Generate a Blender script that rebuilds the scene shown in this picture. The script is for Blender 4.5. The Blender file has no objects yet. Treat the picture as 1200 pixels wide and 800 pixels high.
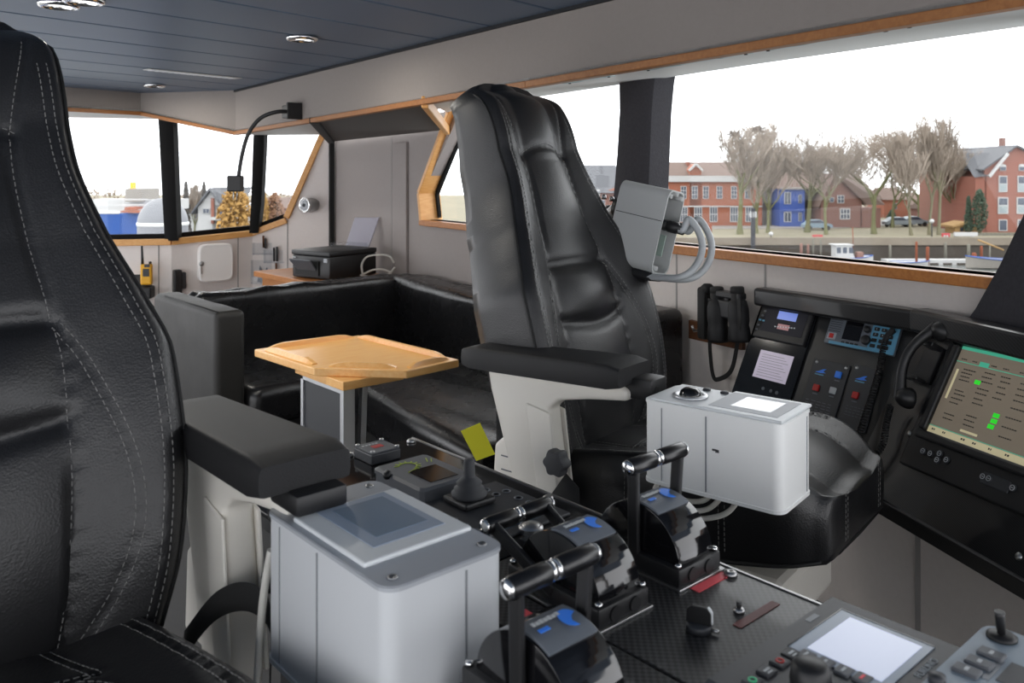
import bpy, bmesh, math, random
from mathutils import Matrix, Vector
from math import sin, cos, pi, radians, atan2, sqrt, exp

SC = bpy.context.scene
COL = SC.collection
# ---------------------------------------------------------------- camera model
EYE = 1.4
FPX = 990.0
HOR = 205.0
CA = radians(41.3)
RIGHT = Vector((cos(CA), -sin(CA), 0))
FWD = Vector((sin(CA), cos(CA), 0))
UP = Vector((0, 0, 1))
EYEP = Vector((0, 0, EYE))


def ray(x, y):
    return FWD + RIGHT * ((x - 600) / FPX) + UP * ((HOR - y) / FPX)


def pd(x, y, d):
    """point seen at photo pixel x, y, at distance d along the view"""
    return EYEP + ray(x, y) * d


def pz(x, y, z):
    """point seen at photo pixel x, y, at height z"""
    r = ray(x, y)
    return EYEP + r * ((z - EYE) / r.z)


def hitp(x, y, o, n):
    r = ray(x, y)
    return EYEP + r * ((o - EYEP).dot(n) / r.dot(n))


# ---------------------------------------------------------------- materials
def nmat(name):
    m = bpy.data.materials.new(name)
    m.use_nodes = True
    nt = m.node_tree
    b = nt.nodes['Principled BSDF']
    return m, nt, b


def srgb(r, g, b):
    def f(c):
        c /= 255.0
        return c / 12.92 if c <= 0.04045 else ((c + 0.055) / 1.055) ** 2.4
    return (f(r), f(g), f(b), 1)


def mat(name, col, rough=0.5, metal=0.0, bump=0.0, bscale=200.0, var=0.0, vscale=4.0, emit=0.0, spec=0.5, coat=0.0):
    m, nt, b = nmat(name)
    N, L = nt.nodes, nt.links
    b.inputs['Base Color'].default_value = col
    b.inputs['Roughness'].default_value = rough
    b.inputs['Metallic'].default_value = metal
    b.inputs['Specular IOR Level'].default_value = spec
    if coat:
        b.inputs['Coat Weight'].default_value = coat
        b.inputs['Coat Roughness'].default_value = 0.08
    tc = N.new('ShaderNodeTexCoord')
    if var:
        n = N.new('ShaderNodeTexNoise')
        n.inputs['Scale'].default_value = vscale
        n.inputs['Detail'].default_value = 6
        r = N.new('ShaderNodeMapRange')
        r.inputs['To Min'].default_value = 1 - var
        r.inputs['To Max'].default_value = 1 + var
        mx = N.new('ShaderNodeMix')
        mx.data_type = 'RGBA'
        mx.blend_type = 'MULTIPLY'
        mx.inputs['Factor'].default_value = 1
        mx.inputs[6].default_value = col
        L.new(tc.outputs['Object'], n.inputs['Vector'])
        L.new(n.outputs['Fac'], r.inputs['Value'])
        L.new(r.outputs['Result'], mx.inputs[7])
        L.new(mx.outputs[2], b.inputs['Base Color'])
    if bump:
        n = N.new('ShaderNodeTexNoise')
        n.inputs['Scale'].default_value = bscale
        n.inputs['Detail'].default_value = 3
        bp = N.new('ShaderNodeBump')
        bp.inputs['Strength'].default_value = bump
        bp.inputs['Distance'].default_value = 0.002
        L.new(tc.outputs['Object'], n.inputs['Vector'])
        L.new(n.outputs['Fac'], bp.inputs['Height'])
        L.new(bp.outputs['Normal'], b.inputs['Normal'])
    if emit:
        b.inputs['Emission Color'].default_value = col
        b.inputs['Emission Strength'].default_value = emit
    return m


def leather(name, col, rough):
    m, nt, b = nmat(name)
    N, L = nt.nodes, nt.links
    b.inputs['Base Color'].default_value = col
    tc = N.new('ShaderNodeTexCoord')
    v = N.new('ShaderNodeTexVoronoi')
    v.inputs['Scale'].default_value = 290
    n = N.new('ShaderNodeTexNoise')
    n.inputs['Scale'].default_value = 9
    n.inputs['Detail'].default_value = 4
    bp = N.new('ShaderNodeBump')
    bp.inputs['Strength'].default_value = 0.28
    bp.inputs['Distance'].default_value = 0.0012
    bp2 = N.new('ShaderNodeBump')
    bp2.inputs['Strength'].default_value = 0.10
    bp2.inputs['Distance'].default_value = 0.012
    r = N.new('ShaderNodeMapRange')
    r.inputs['To Min'].default_value = rough - 0.06
    r.inputs['To Max'].default_value = rough + 0.08
    L.new(tc.outputs['Object'], v.inputs['Vector'])
    L.new(tc.outputs['Object'], n.inputs['Vector'])
    L.new(v.outputs['Distance'], bp.inputs['Height'])
    L.new(n.outputs['Fac'], bp2.inputs['Height'])
    L.new(bp2.outputs['Normal'], bp.inputs['Normal'])
    L.new(bp.outputs['Normal'], b.inputs['Normal'])
    L.new(n.outputs['Fac'], r.inputs['Value'])
    L.new(r.outputs['Result'], b.inputs['Roughness'])
    return m


def carbon(name, scale, rough, diag=True, lo=0.006, hi=0.035, coat=0.6):
    """woven carbon fibre"""
    m, nt, b = nmat(name)
    N, L = nt.nodes, nt.links
    tc = N.new('ShaderNodeTexCoord')
    mp = N.new('ShaderNodeMapping')
    if diag:
        mp.inputs['Rotation'].default_value = (0.3, 0.2, radians(45))
    L.new(tc.outputs['Object'], mp.inputs['Vector'])
    out = []
    if diag:
        w = N.new('ShaderNodeTexWave')
        w.inputs['Scale'].default_value = scale
        L.new(mp.outputs['Vector'], w.inputs['Vector'])
        fac = w.outputs['Fac']
    else:
        c = N.new('ShaderNodeTexChecker')
        c.inputs['Scale'].default_value = scale
        mp.inputs['Location'].default_value = (0, 0, 0.0013)
        L.new(mp.outputs['Vector'], c.inputs['Vector'])
        fac = c.outputs['Fac']
    cr = N.new('ShaderNodeValToRGB')
    cr.color_ramp.elements[0].color = (lo, lo, lo * 1.05, 1)
    cr.color_ramp.elements[1].color = (hi, hi, hi * 1.05, 1)
    L.new(fac, cr.inputs['Fac'])
    L.new(cr.outputs['Color'], b.inputs['Base Color'])
    b.inputs['Roughness'].default_value = rough
    b.inputs['Coat Weight'].default_value = coat
    b.inputs['Coat Roughness'].default_value = 0.06
    return m


def wood(name, c1, c2, rough=0.35, scale=3.0):
    m, nt, b = nmat(name)
    N, L = nt.nodes, nt.links
    tc = N.new('ShaderNodeTexCoord')
    mp = N.new('ShaderNodeMapping')
    mp.inputs['Scale'].default_value = (scale, scale * 7, scale * 7)
    n = N.new('ShaderNodeTexNoise')
    n.inputs['Scale'].default_value = 3.5
    n.inputs['Detail'].default_value = 8
    n.inputs['Distortion'].default_value = 0.6
    cr = N.new('ShaderNodeValToRGB')
    cr.color_ramp.elements[0].color = c1
    cr.color_ramp.elements[0].position = 0.3
    cr.color_ramp.elements[1].color = c2
    cr.color_ramp.elements[1].position = 0.7
    L.new(tc.outputs['Object'], mp.inputs['Vector'])
    L.new(mp.outputs['Vector'], n.inputs['Vector'])
    L.new(n.outputs['Fac'], cr.inputs['Fac'])
    L.new(cr.outputs['Color'], b.inputs['Base Color'])
    b.inputs['Roughness'].default_value = rough
    return m


def brick(name, c1, c2, cm, scale=1.0):
    m, nt, b = nmat(name)
    N, L = nt.nodes, nt.links
    tc = N.new('ShaderNodeTexCoord')
    mp = N.new('ShaderNodeMapping')
    mp.inputs['Rotation'].default_value = (radians(90), 0, 0)
    t = N.new('ShaderNodeTexBrick')
    t.inputs['Scale'].default_value = scale
    t.inputs['Color1'].default_value = c1
    t.inputs['Color2'].default_value = c2
    t.inputs['Mortar'].default_value = cm
    t.inputs['Mortar Size'].default_value = 0.012
    t.inputs['Brick Width'].default_value = 0.24
    t.inputs['Row Height'].default_value = 0.075
    L.new(tc.outputs['Object'], mp.inputs['Vector'])
    L.new(mp.outputs['Vector'], t.inputs['Vector'])
    L.new(t.outputs['Color'], b.inputs['Base Color'])
    b.inputs['Roughness'].default_value = 0.85
    return m


def glassmat(name, tint=(1, 1, 1, 1)):
    m = bpy.data.materials.new(name)
    m.use_nodes = True
    nt = m.node_tree
    N, L = nt.nodes, nt.links
    N.remove(N['Principled BSDF'])
    out = N['Material Output']
    t = N.new('ShaderNodeBsdfTransparent')
    t.inputs['Color'].default_value = tint
    g = N.new('ShaderNodeBsdfGlossy')
    g.inputs['Roughness'].default_value = 0.02
    lw = N.new('ShaderNodeLayerWeight')
    lw.inputs['Blend'].default_value = 0.5
    pw = N.new('ShaderNodeMath')
    pw.operation = 'POWER'
    pw.inputs[1].default_value = 5
    f = N.new('ShaderNodeMath')
    f.operation = 'MULTIPLY_ADD'
    f.inputs[1].default_value = 0.5
    f.inputs[2].default_value = 0.012
    L.new(lw.outputs['Facing'], pw.inputs[0])
    L.new(pw.outputs['Value'], f.inputs[0])
    mx = N.new('ShaderNodeMixShader')
    L.new(f.outputs['Value'], mx.inputs['Fac'])
    L.new(t.outputs['BSDF'], mx.inputs[1])
    L.new(g.outputs['BSDF'], mx.inputs[2])
    L.new(mx.outputs['Shader'], out.inputs['Surface'])
    return m


M = {}
M['leather'] = leather('black_leather', (0.0125, 0.0125, 0.0135, 1), 0.37)
M['sofa'] = leather('sofa_leather', (0.009, 0.009, 0.010, 1), 0.26)
M['thread'] = mat('thread', srgb(128, 127, 125), 0.8)
M['seam'] = mat('seam', (0.004, 0.004, 0.004, 1), 0.7)
M['pad'] = mat('armrest_rubber', (0.013, 0.013, 0.014, 1), 0.55, bump=0.25, bscale=500, spec=0.32)
M['boxjoint'] = mat('box_joint', srgb(132, 136, 140), 0.6)
M['cream'] = mat('cream_plastic', srgb(226, 222, 213), 0.5, bump=0.1, bscale=300)
M['whitebox'] = mat('white_enamel', srgb(206, 209, 212), 0.42, var=0.04, vscale=6)
M['whitebox_lit'] = mat('white_enamel_lit', srgb(240, 241, 240), 0.42, var=0.04, vscale=6)  # same enamel as the near box, extra light put into its colour
M['lampglass'] = mat('lamp_glass', srgb(255, 250, 238), 0.4, emit=2.5)
M['sofaside'] = leather('sofa_side_leather', (0.012, 0.011, 0.0095, 1), 0.55)
M['whiteplate'] = mat('white_plate', srgb(222, 226, 228), 0.35)
M['greybox'] = mat('grey_enamel', srgb(188, 190, 189), 0.42, bump=0.05)
M['lidgrey'] = mat('lid_grey', srgb(170, 174, 180), 0.45)
M['black'] = mat('black_plastic', (0.01, 0.01, 0.011, 1), 0.45)
M['blackmatte'] = mat('black_matte', (0.009, 0.009, 0.009, 1), 0.75, bump=0.2, bscale=300)
M['gloss'] = mat('black_gloss', (0.005, 0.005, 0.006, 1), 0.08, coat=0.3)
M['grip'] = mat('grip_black', (0.006, 0.006, 0.007, 1), 0.28)
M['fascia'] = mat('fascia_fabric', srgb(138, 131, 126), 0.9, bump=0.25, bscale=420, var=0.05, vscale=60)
M['dark'] = mat('dark_grey_plastic', srgb(52, 54, 58), 0.45, bump=0.08, bscale=600)
M['midgrey'] = mat('mid_grey_plastic', srgb(92, 95, 100), 0.5)
M['rubber'] = mat('grey_rubber', srgb(66, 67, 70), 0.65)
M['chrome'] = mat('chrome', (0.75, 0.75, 0.75, 1), 0.14, metal=1)
M['steel'] = mat('steel', (0.45, 0.45, 0.45, 1), 0.35, metal=1)
M['alu'] = mat('aluminium', (0.62, 0.63, 0.65, 1), 0.35, metal=0.7)
M['carbon'] = carbon('carbon_twill', 95, 0.35, True, 0.005, 0.022, 0.35)
M['carbonsq'] = carbon('carbon_plain', 170, 0.45, False, 0.004, 0.05, 0.22)
M['beech'] = wood('beech', srgb(238, 178, 104), srgb(246, 196, 128), 0.28)
M['frame'] = wood('frame_beech', srgb(212, 152, 84), srgb(224, 170, 104), 0.4)
M['pcb'] = mat('pcb_pale', srgb(150, 168, 158), 0.5)
M['trim'] = wood('trim_beech', srgb(162, 98, 40), srgb(184, 120, 58), 0.45)
M['header'] = wood('header_wood', srgb(138, 86, 40), srgb(158, 104, 54), 0.5)
M['brownwood'] = wood('brown_wood', srgb(84, 50, 26), srgb(104, 64, 36), 0.5)
M['fabric'] = mat('wall_fabric', srgb(205, 198, 193), 0.9, bump=0.25, bscale=420, var=0.05, vscale=60)
M['fabriclit'] = mat('aft_wall_fabric_lit', srgb(228, 221, 217), 0.9, bump=0.25, bscale=420, var=0.04, vscale=60)  # same wall fabric, lightened to put front-window light into its colour
M['fabricshade'] = mat('recess_fabric_shaded', srgb(152, 145, 142), 0.9, bump=0.25, bscale=420, var=0.05, vscale=60)  # same wall fabric, darkened so the recess looks less lit
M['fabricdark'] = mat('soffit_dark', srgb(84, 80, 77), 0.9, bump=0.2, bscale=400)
M['groove'] = mat('panel_joint', srgb(150, 147, 144), 0.8)
M['ceil'] = mat('ceiling_steel', srgb(92, 108, 128), 0.42, metal=0.15, var=0.05, vscale=2)
M['ceilgap'] = mat('ceiling_gap', srgb(24, 26, 30), 0.8)
M['soffit'] = mat('soffit_white', srgb(205, 205, 203), 0.5)
M['post'] = mat('window_post', (0.005, 0.005, 0.005, 1), 0.7, spec=0.15)
M['carpetpost'] = mat('pillar_cloth', srgb(48, 47, 51), 0.95, bump=0.8, bscale=130, var=0.35, vscale=90)
M['floor'] = mat('floor_dark', srgb(60, 60, 62), 0.7, var=0.1, vscale=30)
M['glass'] = glassmat('clear_glass', (0.97, 0.98, 0.98, 1))
M['clear'] = glassmat('clear_acrylic', (0.93, 0.94, 0.95, 1))
M['screenblue'] = mat('lcd_off', srgb(122, 140, 158), 0.2, spec=0.6)
M['screenedge'] = mat('lcd_frame', srgb(158, 172, 190), 0.25)
M['screenrefl'] = mat('lcd_white_reflection', srgb(226, 228, 230), 0.06, spec=0.8)  # white reflection on the screen painted as its base colour
M['screenlav'] = mat('lcd_lavender', srgb(168, 160, 178), 0.3, emit=0.55)
M['screenwhite'] = mat('lcd_white', srgb(205, 212, 232), 0.25, emit=0.45)
M['screentan'] = mat('radar_tan', srgb(122, 112, 98), 0.25, emit=0.45)
M['scrblack'] = mat('screen_black', (0.006, 0.006, 0.008, 1), 0.12)
M['scrdark'] = mat('screen_dark', srgb(34, 34, 40), 0.5, spec=0.2, emit=0.3)
M['skyblue'] = mat('picture_sky', srgb(100, 120, 190), 0.3, emit=0.8)
M['pink'] = mat('picture_rose', srgb(140, 96, 100), 0.3, emit=0.6)
M['teal'] = mat('radar_teal', srgb(60, 150, 122), 0.3, emit=0.8)
M['green'] = mat('radar_green', srgb(40, 190, 40), 0.3, emit=0.9)
M['inkdark'] = mat('ink_dark', srgb(52, 48, 44), 0.5)
M['cream2'] = mat('radar_cream', srgb(196, 186, 150), 0.4, emit=0.5)
M['ink'] = mat('white_print', srgb(200, 204, 206), 0.6)
M['blue'] = mat('logo_blue', srgb(60, 140, 255), 0.4)
M['keyblue'] = mat('key_blue', srgb(96, 158, 190), 0.45)
M['red'] = mat('key_red', srgb(190, 36, 32), 0.4)
M['redtape'] = mat('red_tape', srgb(252, 100, 108), 0.5)
M['maroon'] = mat('maroon_tape', srgb(110, 48, 46), 0.5)
M['keygreen'] = mat('key_green', srgb(60, 190, 130), 0.4)
M['yellow'] = mat('yellow_paper', srgb(255, 250, 60), 0.7)
M['lime'] = mat('lime_print', srgb(170, 190, 60), 0.5)
M['radioyellow'] = mat('radio_yellow', srgb(230, 170, 30), 0.45)
M['cable'] = mat('cable_grey', srgb(176, 180, 182), 0.4)
M['cablewhite'] = mat('cable_white', srgb(205, 203, 196), 0.5)
M['paper'] = mat('paper_lilac', srgb(206, 204, 218), 0.8)
M['cabwhite'] = mat('cabinet_white', srgb(246, 243, 240), 0.35)
M['keypadgrey'] = mat('keypad_blue_grey', srgb(142, 156, 168), 0.45)
M['panelgrey'] = mat('panel_grey', srgb(104, 110, 118), 0.35)


# ---------------------------------------------------------------- mesh builder
class MB:
    def __init__(self):
        self.bm = bmesh.new()

    def _new(self, fn):
        before = len(self.bm.verts)
        fn()
        self.bm.verts.ensure_lookup_table()
        return self.bm.verts[before:]

    def poly_prism(self, pts, vec, bev=0.0, seg=2, mi=0):
        """extrude a planar polygon of world points by vec"""
        bm = bmesh.new()
        a = [bm.verts.new(p) for p in pts]
        b = [bm.verts.new(Vector(p) + Vector(vec)) for p in pts]
        n = len(a)
        bm.faces.new(a)
        bm.faces.new(b[::-1])
        for i in range(n):
            bm.faces.new((a[i], b[i], b[(i + 1) % n], a[(i + 1) % n]))
        bmesh.ops.recalc_face_normals(bm, faces=bm.faces[:])
        if bev:
            bmesh.ops.bevel(bm, geom=bm.edges[:], offset=bev, segments=seg, profile=0.5, affect='EDGES', clamp_overlap=True)
        self._merge(bm, mi)
        return self

    def _merge(self, bm, mi=0, mtx=None):
        if mtx is not None:
            bm.transform(mtx)
        mp = {}
        for v in bm.verts:
            mp[v] = self.bm.verts.new(v.co)
        for f in bm.faces:
            try:
                nf = self.bm.faces.new([mp[v] for v in f.verts])
                nf.material_index = mi
                nf.smooth = f.smooth
            except ValueError:
                pass
        bm.free()

    def box(self, c, s, rot=None, bev=0.0, seg=2, mi=0):
        bm = bmesh.new()
        bmesh.ops.create_cube(bm, size=1.0)
        bmesh.ops.scale(bm, vec=s, verts=bm.verts)
        if bev:
            bmesh.ops.bevel(bm, geom=bm.edges[:], offset=bev, segments=seg, profile=0.5, affect='EDGES', clamp_overlap=True)
        mt = Matrix.Translation(c)
        if rot is not None:
            mt = mt @ rot.to_4x4()
        self._merge(bm, mi, mt)
        return self

    def bx(self, x0, x1, y0, y1, z0, z1, bev=0.0, seg=2, mi=0):
        return self.box(((x0 + x1) / 2, (y0 + y1) / 2, (z0 + z1) / 2), (abs(x1 - x0), abs(y1 - y0), abs(z1 - z0)), None, bev, seg, mi)

    def frame_box(self, o, ex, ey, ez, x0, x1, y0, y1, z0, z1, bev=0.0, seg=2, mi=0):
        """box in a frame with origin o and unit axes"""
        R = Matrix((ex, ey, ez)).transposed()
        c = o + ex * ((x0 + x1) / 2) + ey * ((y0 + y1) / 2) + ez * ((z0 + z1) / 2)
        return self.box(c, (abs(x1 - x0), abs(y1 - y0), abs(z1 - z0)), R, bev, seg, mi)

    def bar(self, a, b, w, h, up=(0, 0, 1), bev=0.0, mi=0):
        a, b = Vector(a), Vector(b)
        ey = (b - a)
        ln = ey.length
        ey.normalize()
        ez = Vector(up)
        ez = (ez - ey * ez.dot(ey)).normalized()
        ex = ey.cross(ez)
        R = Matrix((ex, ey, ez)).transposed()
        return self.box((a + b) / 2, (w, ln, h), R, bev, 2, mi)

    def tube(self, pts, r, n=8, cap=True, mi=0, rs=None):
        pts = [Vector(p) for p in pts]
        rings = []
        prev = None
        for i, p in enumerate(pts):
            t = (pts[min(i + 1, len(pts) - 1)] - pts[max(i - 1, 0)])
            if t.length < 1e-9:
                t = Vector((0, 0, 1))
            t.normalize()
            if prev is None:
                u = t.orthogonal().normalized()
            else:
                u = (prev - t * prev.dot(t))
                u = u.normalized() if u.length > 1e-6 else t.orthogonal().normalized()
            prev = u
            v = t.cross(u)
            rr = rs[i] if rs else r
            rings.append([self.bm.verts.new(p + (u * cos(2 * pi * k / n) + v * sin(2 * pi * k / n)) * rr) for k in range(n)])
        for a, b in zip(rings, rings[1:]):
            for k in range(n):
                f = self.bm.faces.new((a[k], a[(k + 1) % n], b[(k + 1) % n], b[k]))
                f.material_index = mi
                f.smooth = n > 4
        if cap:
            for rg, s in ((rings[0], -1), (rings[-1], 1)):
                f = self.bm.faces.new(rg[::s])
                f.material_index = mi
        return self

    def cyl(self, a, b, r, n=20, r2=None, mi=0):
        return self.tube([a, b], r, n, True, mi, [r, r if r2 is None else r2])

    def lathe(self, o, prof, n=28, ax=(0, 0, 1), mi=0):
        """profile of (radius, height) about an axis through o"""
        ez = Vector(ax).normalized()
        ex = ez.orthogonal().normalized()
        ey = ez.cross(ex)
        o = Vector(o)
        rings = []
        for r, h in prof:
            if r < 1e-6:
                rings.append([self.bm.verts.new(o + ez * h)])
            else:
                rings.append([self.bm.verts.new(o + ez * h + (ex * cos(2 * pi * k / n) + ey * sin(2 * pi * k / n)) * r) for k in range(n)])
        for a, b in zip(rings, rings[1:]):
            for k in range(n):
                k2 = (k + 1) % n
                if len(a) == 1 and len(b) == 1:
                    continue
                if len(a) == 1:
                    vs = (a[0], b[k2], b[k])
                elif len(b) == 1:
                    vs = (a[k], a[k2], b[0])
                else:
                    vs = (a[k], a[k2], b[k2], b[k])
                f = self.bm.faces.new(vs)
                f.smooth = True
                f.material_index = mi
        for rg, s in ((rings[0], -1), (rings[-1], 1)):
            if len(rg) > 1:
                f = self.bm.faces.new(rg[::s])
                f.material_index = mi
        return self

    def loft(self, rings, cap=True, smooth=True, mi=0, closed=True):
        vs = [[self.bm.verts.new(p) for p in rg] for rg in rings]
        n = len(vs[0])
        for a, b in zip(vs, vs[1:]):
            for k in range(n if closed else n - 1):
                f = self.bm.faces.new((a[k], a[(k + 1) % n], b[(k + 1) % n], b[k]))
                f.smooth = smooth
                f.material_index = mi
        if cap:
            for rg, s in ((vs[0], -1), (vs[-1], 1)):
                f = self.bm.faces.new(rg[::s])
                f.smooth = smooth
                f.material_index = mi
        return self

    def dashes(self, pts, nrm, dash=0.007, gap=0.004, w=0.0013, mi=0):
        """stitches along a polyline; nrm gives the surface direction"""
        acc, on = 0.0, True
        for i in range(len(pts) - 1):
            a, b = Vector(pts[i]), Vector(pts[i + 1])
            d = b - a
            ln = d.length
            if ln < 1e-7:
                continue
            d /= ln
            p = 0.0
            while p < ln:
                step = (dash if on else gap) - acc
                q = min(ln, p + step)
                if on and q - p > 1e-4:
                    self.bar(a + d * p, a + d * q, w, w, nrm[i], mi=mi)
                acc += q - p
                p = q
                if acc >= (dash if on else gap) - 1e-6:
                    acc, on = 0.0, not on
        return self


WM = {}


def finish(name, mb, mats, parent=None, world=False, smooth=None):
    bm = mb.bm
    if parent is not None and world:
        bm.transform(WM[parent.name].inverted())
    bmesh.ops.recalc_face_normals(bm, faces=bm.faces[:])
    me = bpy.data.meshes.new(name)
    if smooth:
        for f in bm.faces:
            f.smooth = True
    bm.to_mesh(me)
    bm.free()
    if not isinstance(mats, (list, tuple)):
        mats = [mats]
    for m in mats:
        me.materials.append(M[m] if isinstance(m, str) else m)
    if smooth and smooth is not True:
        me.set_sharp_from_angle(angle=radians(smooth))
    o = bpy.data.objects.new(name, me)
    COL.objects.link(o)
    if parent is not None:
        o.parent = parent
        WM[o.name] = WM[parent.name].copy()
    else:
        WM[o.name] = Matrix.Identity(4)
    return o


def thing(name, label, cat, loc=(0, 0, 0), rz=0.0, group=None, R=None):
    o = bpy.data.objects.new(name, None)
    o.empty_display_size = 0.05
    COL.objects.link(o)
    m = Matrix.Translation(loc) @ (R.to_4x4() if R is not None else Matrix.Rotation(rz, 4, 'Z'))
    o.matrix_world = m
    o.location, o.rotation_euler = m.to_translation(), m.to_euler()
    WM[o.name] = m
    tag(o, label, cat, group)
    return o


def tag(o, label, cat, group=None, kind=None):
    o['label'] = label
    o['category'] = cat
    if group:
        o['group'] = group
    if kind:
        o['kind'] = kind
    return o


def struct(o, label=None, cat=None):
    o['kind'] = 'structure'
    if label:
        o['label'] = label
        o['category'] = cat
    return o


def solo(name, mb, mats, label, cat, base=None, group=None, smooth=None):
    """a thing that is one mesh; base = world point of its origin"""
    if base is not None:
        mb.bm.transform(Matrix.Translation(-Vector(base)))
    o = finish(name, mb, mats, smooth=smooth)
    if base is not None:
        o.location = base
        WM[o.name] = Matrix.Translation(base)
    return tag(o, label, cat, group)


def text_part(name, body, size, o, ex, ey, m, parent, ext=0.0004, sx=1.0):
    """raised lettering; o = centre, ex = reading direction, ey = letter up"""
    cu = bpy.data.curves.new(name, 'FONT')
    cu.body = body
    cu.size = size
    cu.align_x = 'CENTER'
    cu.align_y = 'CENTER'
    cu.extrude = ext
    cu.materials.append(M[m])
    tmp = bpy.data.objects.new(name + '_curve', cu)
    COL.objects.link(tmp)
    me = bpy.data.meshes.new_from_object(tmp)
    bpy.data.objects.remove(tmp)
    ob = bpy.data.objects.new(name, me)
    COL.objects.link(ob)
    ez = ex.cross(ey).normalized()
    R = Matrix((ex * sx, ey, ez)).transposed().to_4x4()
    ob.parent = parent
    mm = WM[parent.name].inverted() @ (Matrix.Translation(o) @ R)
    ob.matrix_local = mm
    WM[ob.name] = Matrix.Translation(o) @ R
    return ob


def arc(a, b, c, n=12):
    """quadratic bezier"""
    a, b, c = Vector(a), Vector(b), Vector(c)
    return [a * (1 - t) ** 2 + b * 2 * t * (1 - t) + c * t * t for t in [i / n for i in range(n + 1)]]


def smoothpts(pts, n=8):
    """Catmull-Rom through points"""
    P = [Vector(p) for p in pts]
    P = [P[0] * 2 - P[1]] + P + [P[-1] * 2 - P[-2]]
    out = []
    for i in range(1, len(P) - 2):
        for k in range(n):
            t = k / n
            out.append(0.5 * ((2 * P[i]) + (P[i + 1] - P[i - 1]) * t + (2 * P[i - 1] - 5 * P[i] + 4 * P[i + 1] - P[i + 2]) * t * t + (3 * P[i] - P[i - 1] - 3 * P[i + 1] + P[i + 2]) * t ** 3))
    out.append(P[-2])
    return out
# ================================================================ ROOM SHELL
E_S = (RIGHT * -0.538 + FWD * 0.843).normalized()      # along the long window wall, going aft
E_N = (RIGHT * -0.843 + FWD * -0.538).normalized()     # out of that wall into the room
P0 = pd(950, 302, 2.807)
P0.z = 0


def wf(s, n, z):
    return P0 + E_S * s + E_N * n + UP * z


def wpx(x, y, n=0.0):
    return hitp(x, y, P0 + E_N * n, E_N)


def ws(x, y, n=0.0):
    p = wpx(x, y, n) - P0
    return p.dot(E_S), p.z


SILL = 1.125
WTOP = 1.81
s500 = ws(499, 259)[0]
s496, z496 = ws(496, 226)
s537, z537 = ws(541, 112)
S_AFT = 4.366
S_FWD = -1.75
OUT = E_N * -0.10
mb = MB()
mb.poly_prism([wf(S_FWD, 0, 0), wf(1.6, 0, 0), wf(1.6, 0, SILL), wf(S_FWD, 0, SILL)], OUT)
mb.poly_prism([wf(1.6, 0, 0), wf(S_AFT, 0, 0), wf(S_AFT, 0, SILL), wf(1.6, 0, SILL)], OUT, mi=1)
mb.poly_prism([wf(s500, 0, SILL), wf(S_AFT, 0, SILL), wf(S_AFT, 0, 1.72), wf(s537, 0, 1.78), wf(s496, 0, z496)], OUT, mi=1)
mb.poly_prism([wf(S_FWD, 0, WTOP), wf(S_AFT, 0, WTOP), wf(S_AFT, 0, 1.95), wf(S_FWD, 0, 1.95)], OUT)
struct(finish('wall_right', mb, ['fabric', 'fabricshade']))
# vertical joints of the wall panels
mb = MB()
for x, y0, y1 in ((897, 300, 338),):
    s, z = ws(x, 320)
    mb.poly_prism([wf(s - .004, 0, 0), wf(s + .004, 0, 0), wf(s + .004, 0, SILL - .01), wf(s - .004, 0, SILL - .01)], E_N * 0.002)
for x in (1076,):
    s, z = ws(x, 670)
    mb.poly_prism([wf(s - .008, 0, 0), wf(s + .008, 0, 0), wf(s + .008, 0, .6), wf(s - .008, 0, .6)], E_N * 0.003)
for x in (793,):
    s, z = ws(x, 340)
    mb.poly_prism([wf(s - .004, 0, 0), wf(s + .004, 0, 0), wf(s + .004, 0, SILL - .01), wf(s - .004, 0, SILL - .01)], E_N * 0.002)
s, z = ws(459, 250)
mb.poly_prism([wf(s - .004, 0, .5), wf(s + .004, 0, .5), wf(s + .004, 0, 1.655), wf(s - .004, 0, 1.655)], E_N * 0.002)
GROOVES = mb
# raised cable duct strip between x=464 and x=479
sA, _ = ws(464, 250)
sB, _ = ws(479, 250)
_, zt = ws(470, 167)
mb = MB()
mb.poly_prism([wf(sB, 0, .5), wf(sA, 0, .5), wf(sA, 0, zt), wf(sB, 0, zt)], E_N * 0.02, bev=0.004)
struct(finish('trim_2', mb, 'fabricshade'))

# main window sill and the small window frame (beech)
mb = MB()
mb.bar(wf(S_FWD, -.02, SILL - .017), wf(s500 + .02, -.02, SILL - .017), 0.12, 0.034, bev=0.004)
struct(finish('trim_3', mb, 'trim'))
mb = MB()


def reveal(a, b, wid=.028, dep=.15, off=-.035):
    mb.bar(a + E_N * off, b + E_N * off, wid, dep, E_N, bev=.003)


reveal(wf(s500, 0, SILL - .01), wf(s496, 0, z496))
reveal(wf(s496, 0, z496), wf(s537, 0, z537 + .03))
struct(finish('trim_4', mb, 'frame'))
# dark rubber edge inside the small window
mb = MB()
mb.bar(wf(s500 - .03, -.08, SILL + .012), wf(s496 - .03, -.08, z496), 0.02, 0.02, E_N)
mb.bar(wf(s496 - .03, -.08, z496), wf(s537 - .03, -.08, z537), 0.03, 0.02, E_N)
struct(finish('trim_5', mb, 'post'))
# panes
mb = MB()
sP, _ = ws(742, 160)
mb.poly_prism([wf(sP, -.085, SILL), wf(s500, -.085, SILL), wf(s496, -.085, z496), wf(s537, -.085, WTOP), wf(sP, -.085, WTOP)], E_N * -.006)
struct(finish('window_1', mb, 'glass'))
mb = MB()
mb.poly_prism([wf(S_FWD, -.085, SILL), wf(sP, -.085, SILL), wf(sP, -.085, WTOP), wf(S_FWD, -.085, WTOP)], E_N * -.006)
struct(finish('window_2', mb, 'glass'))

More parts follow.
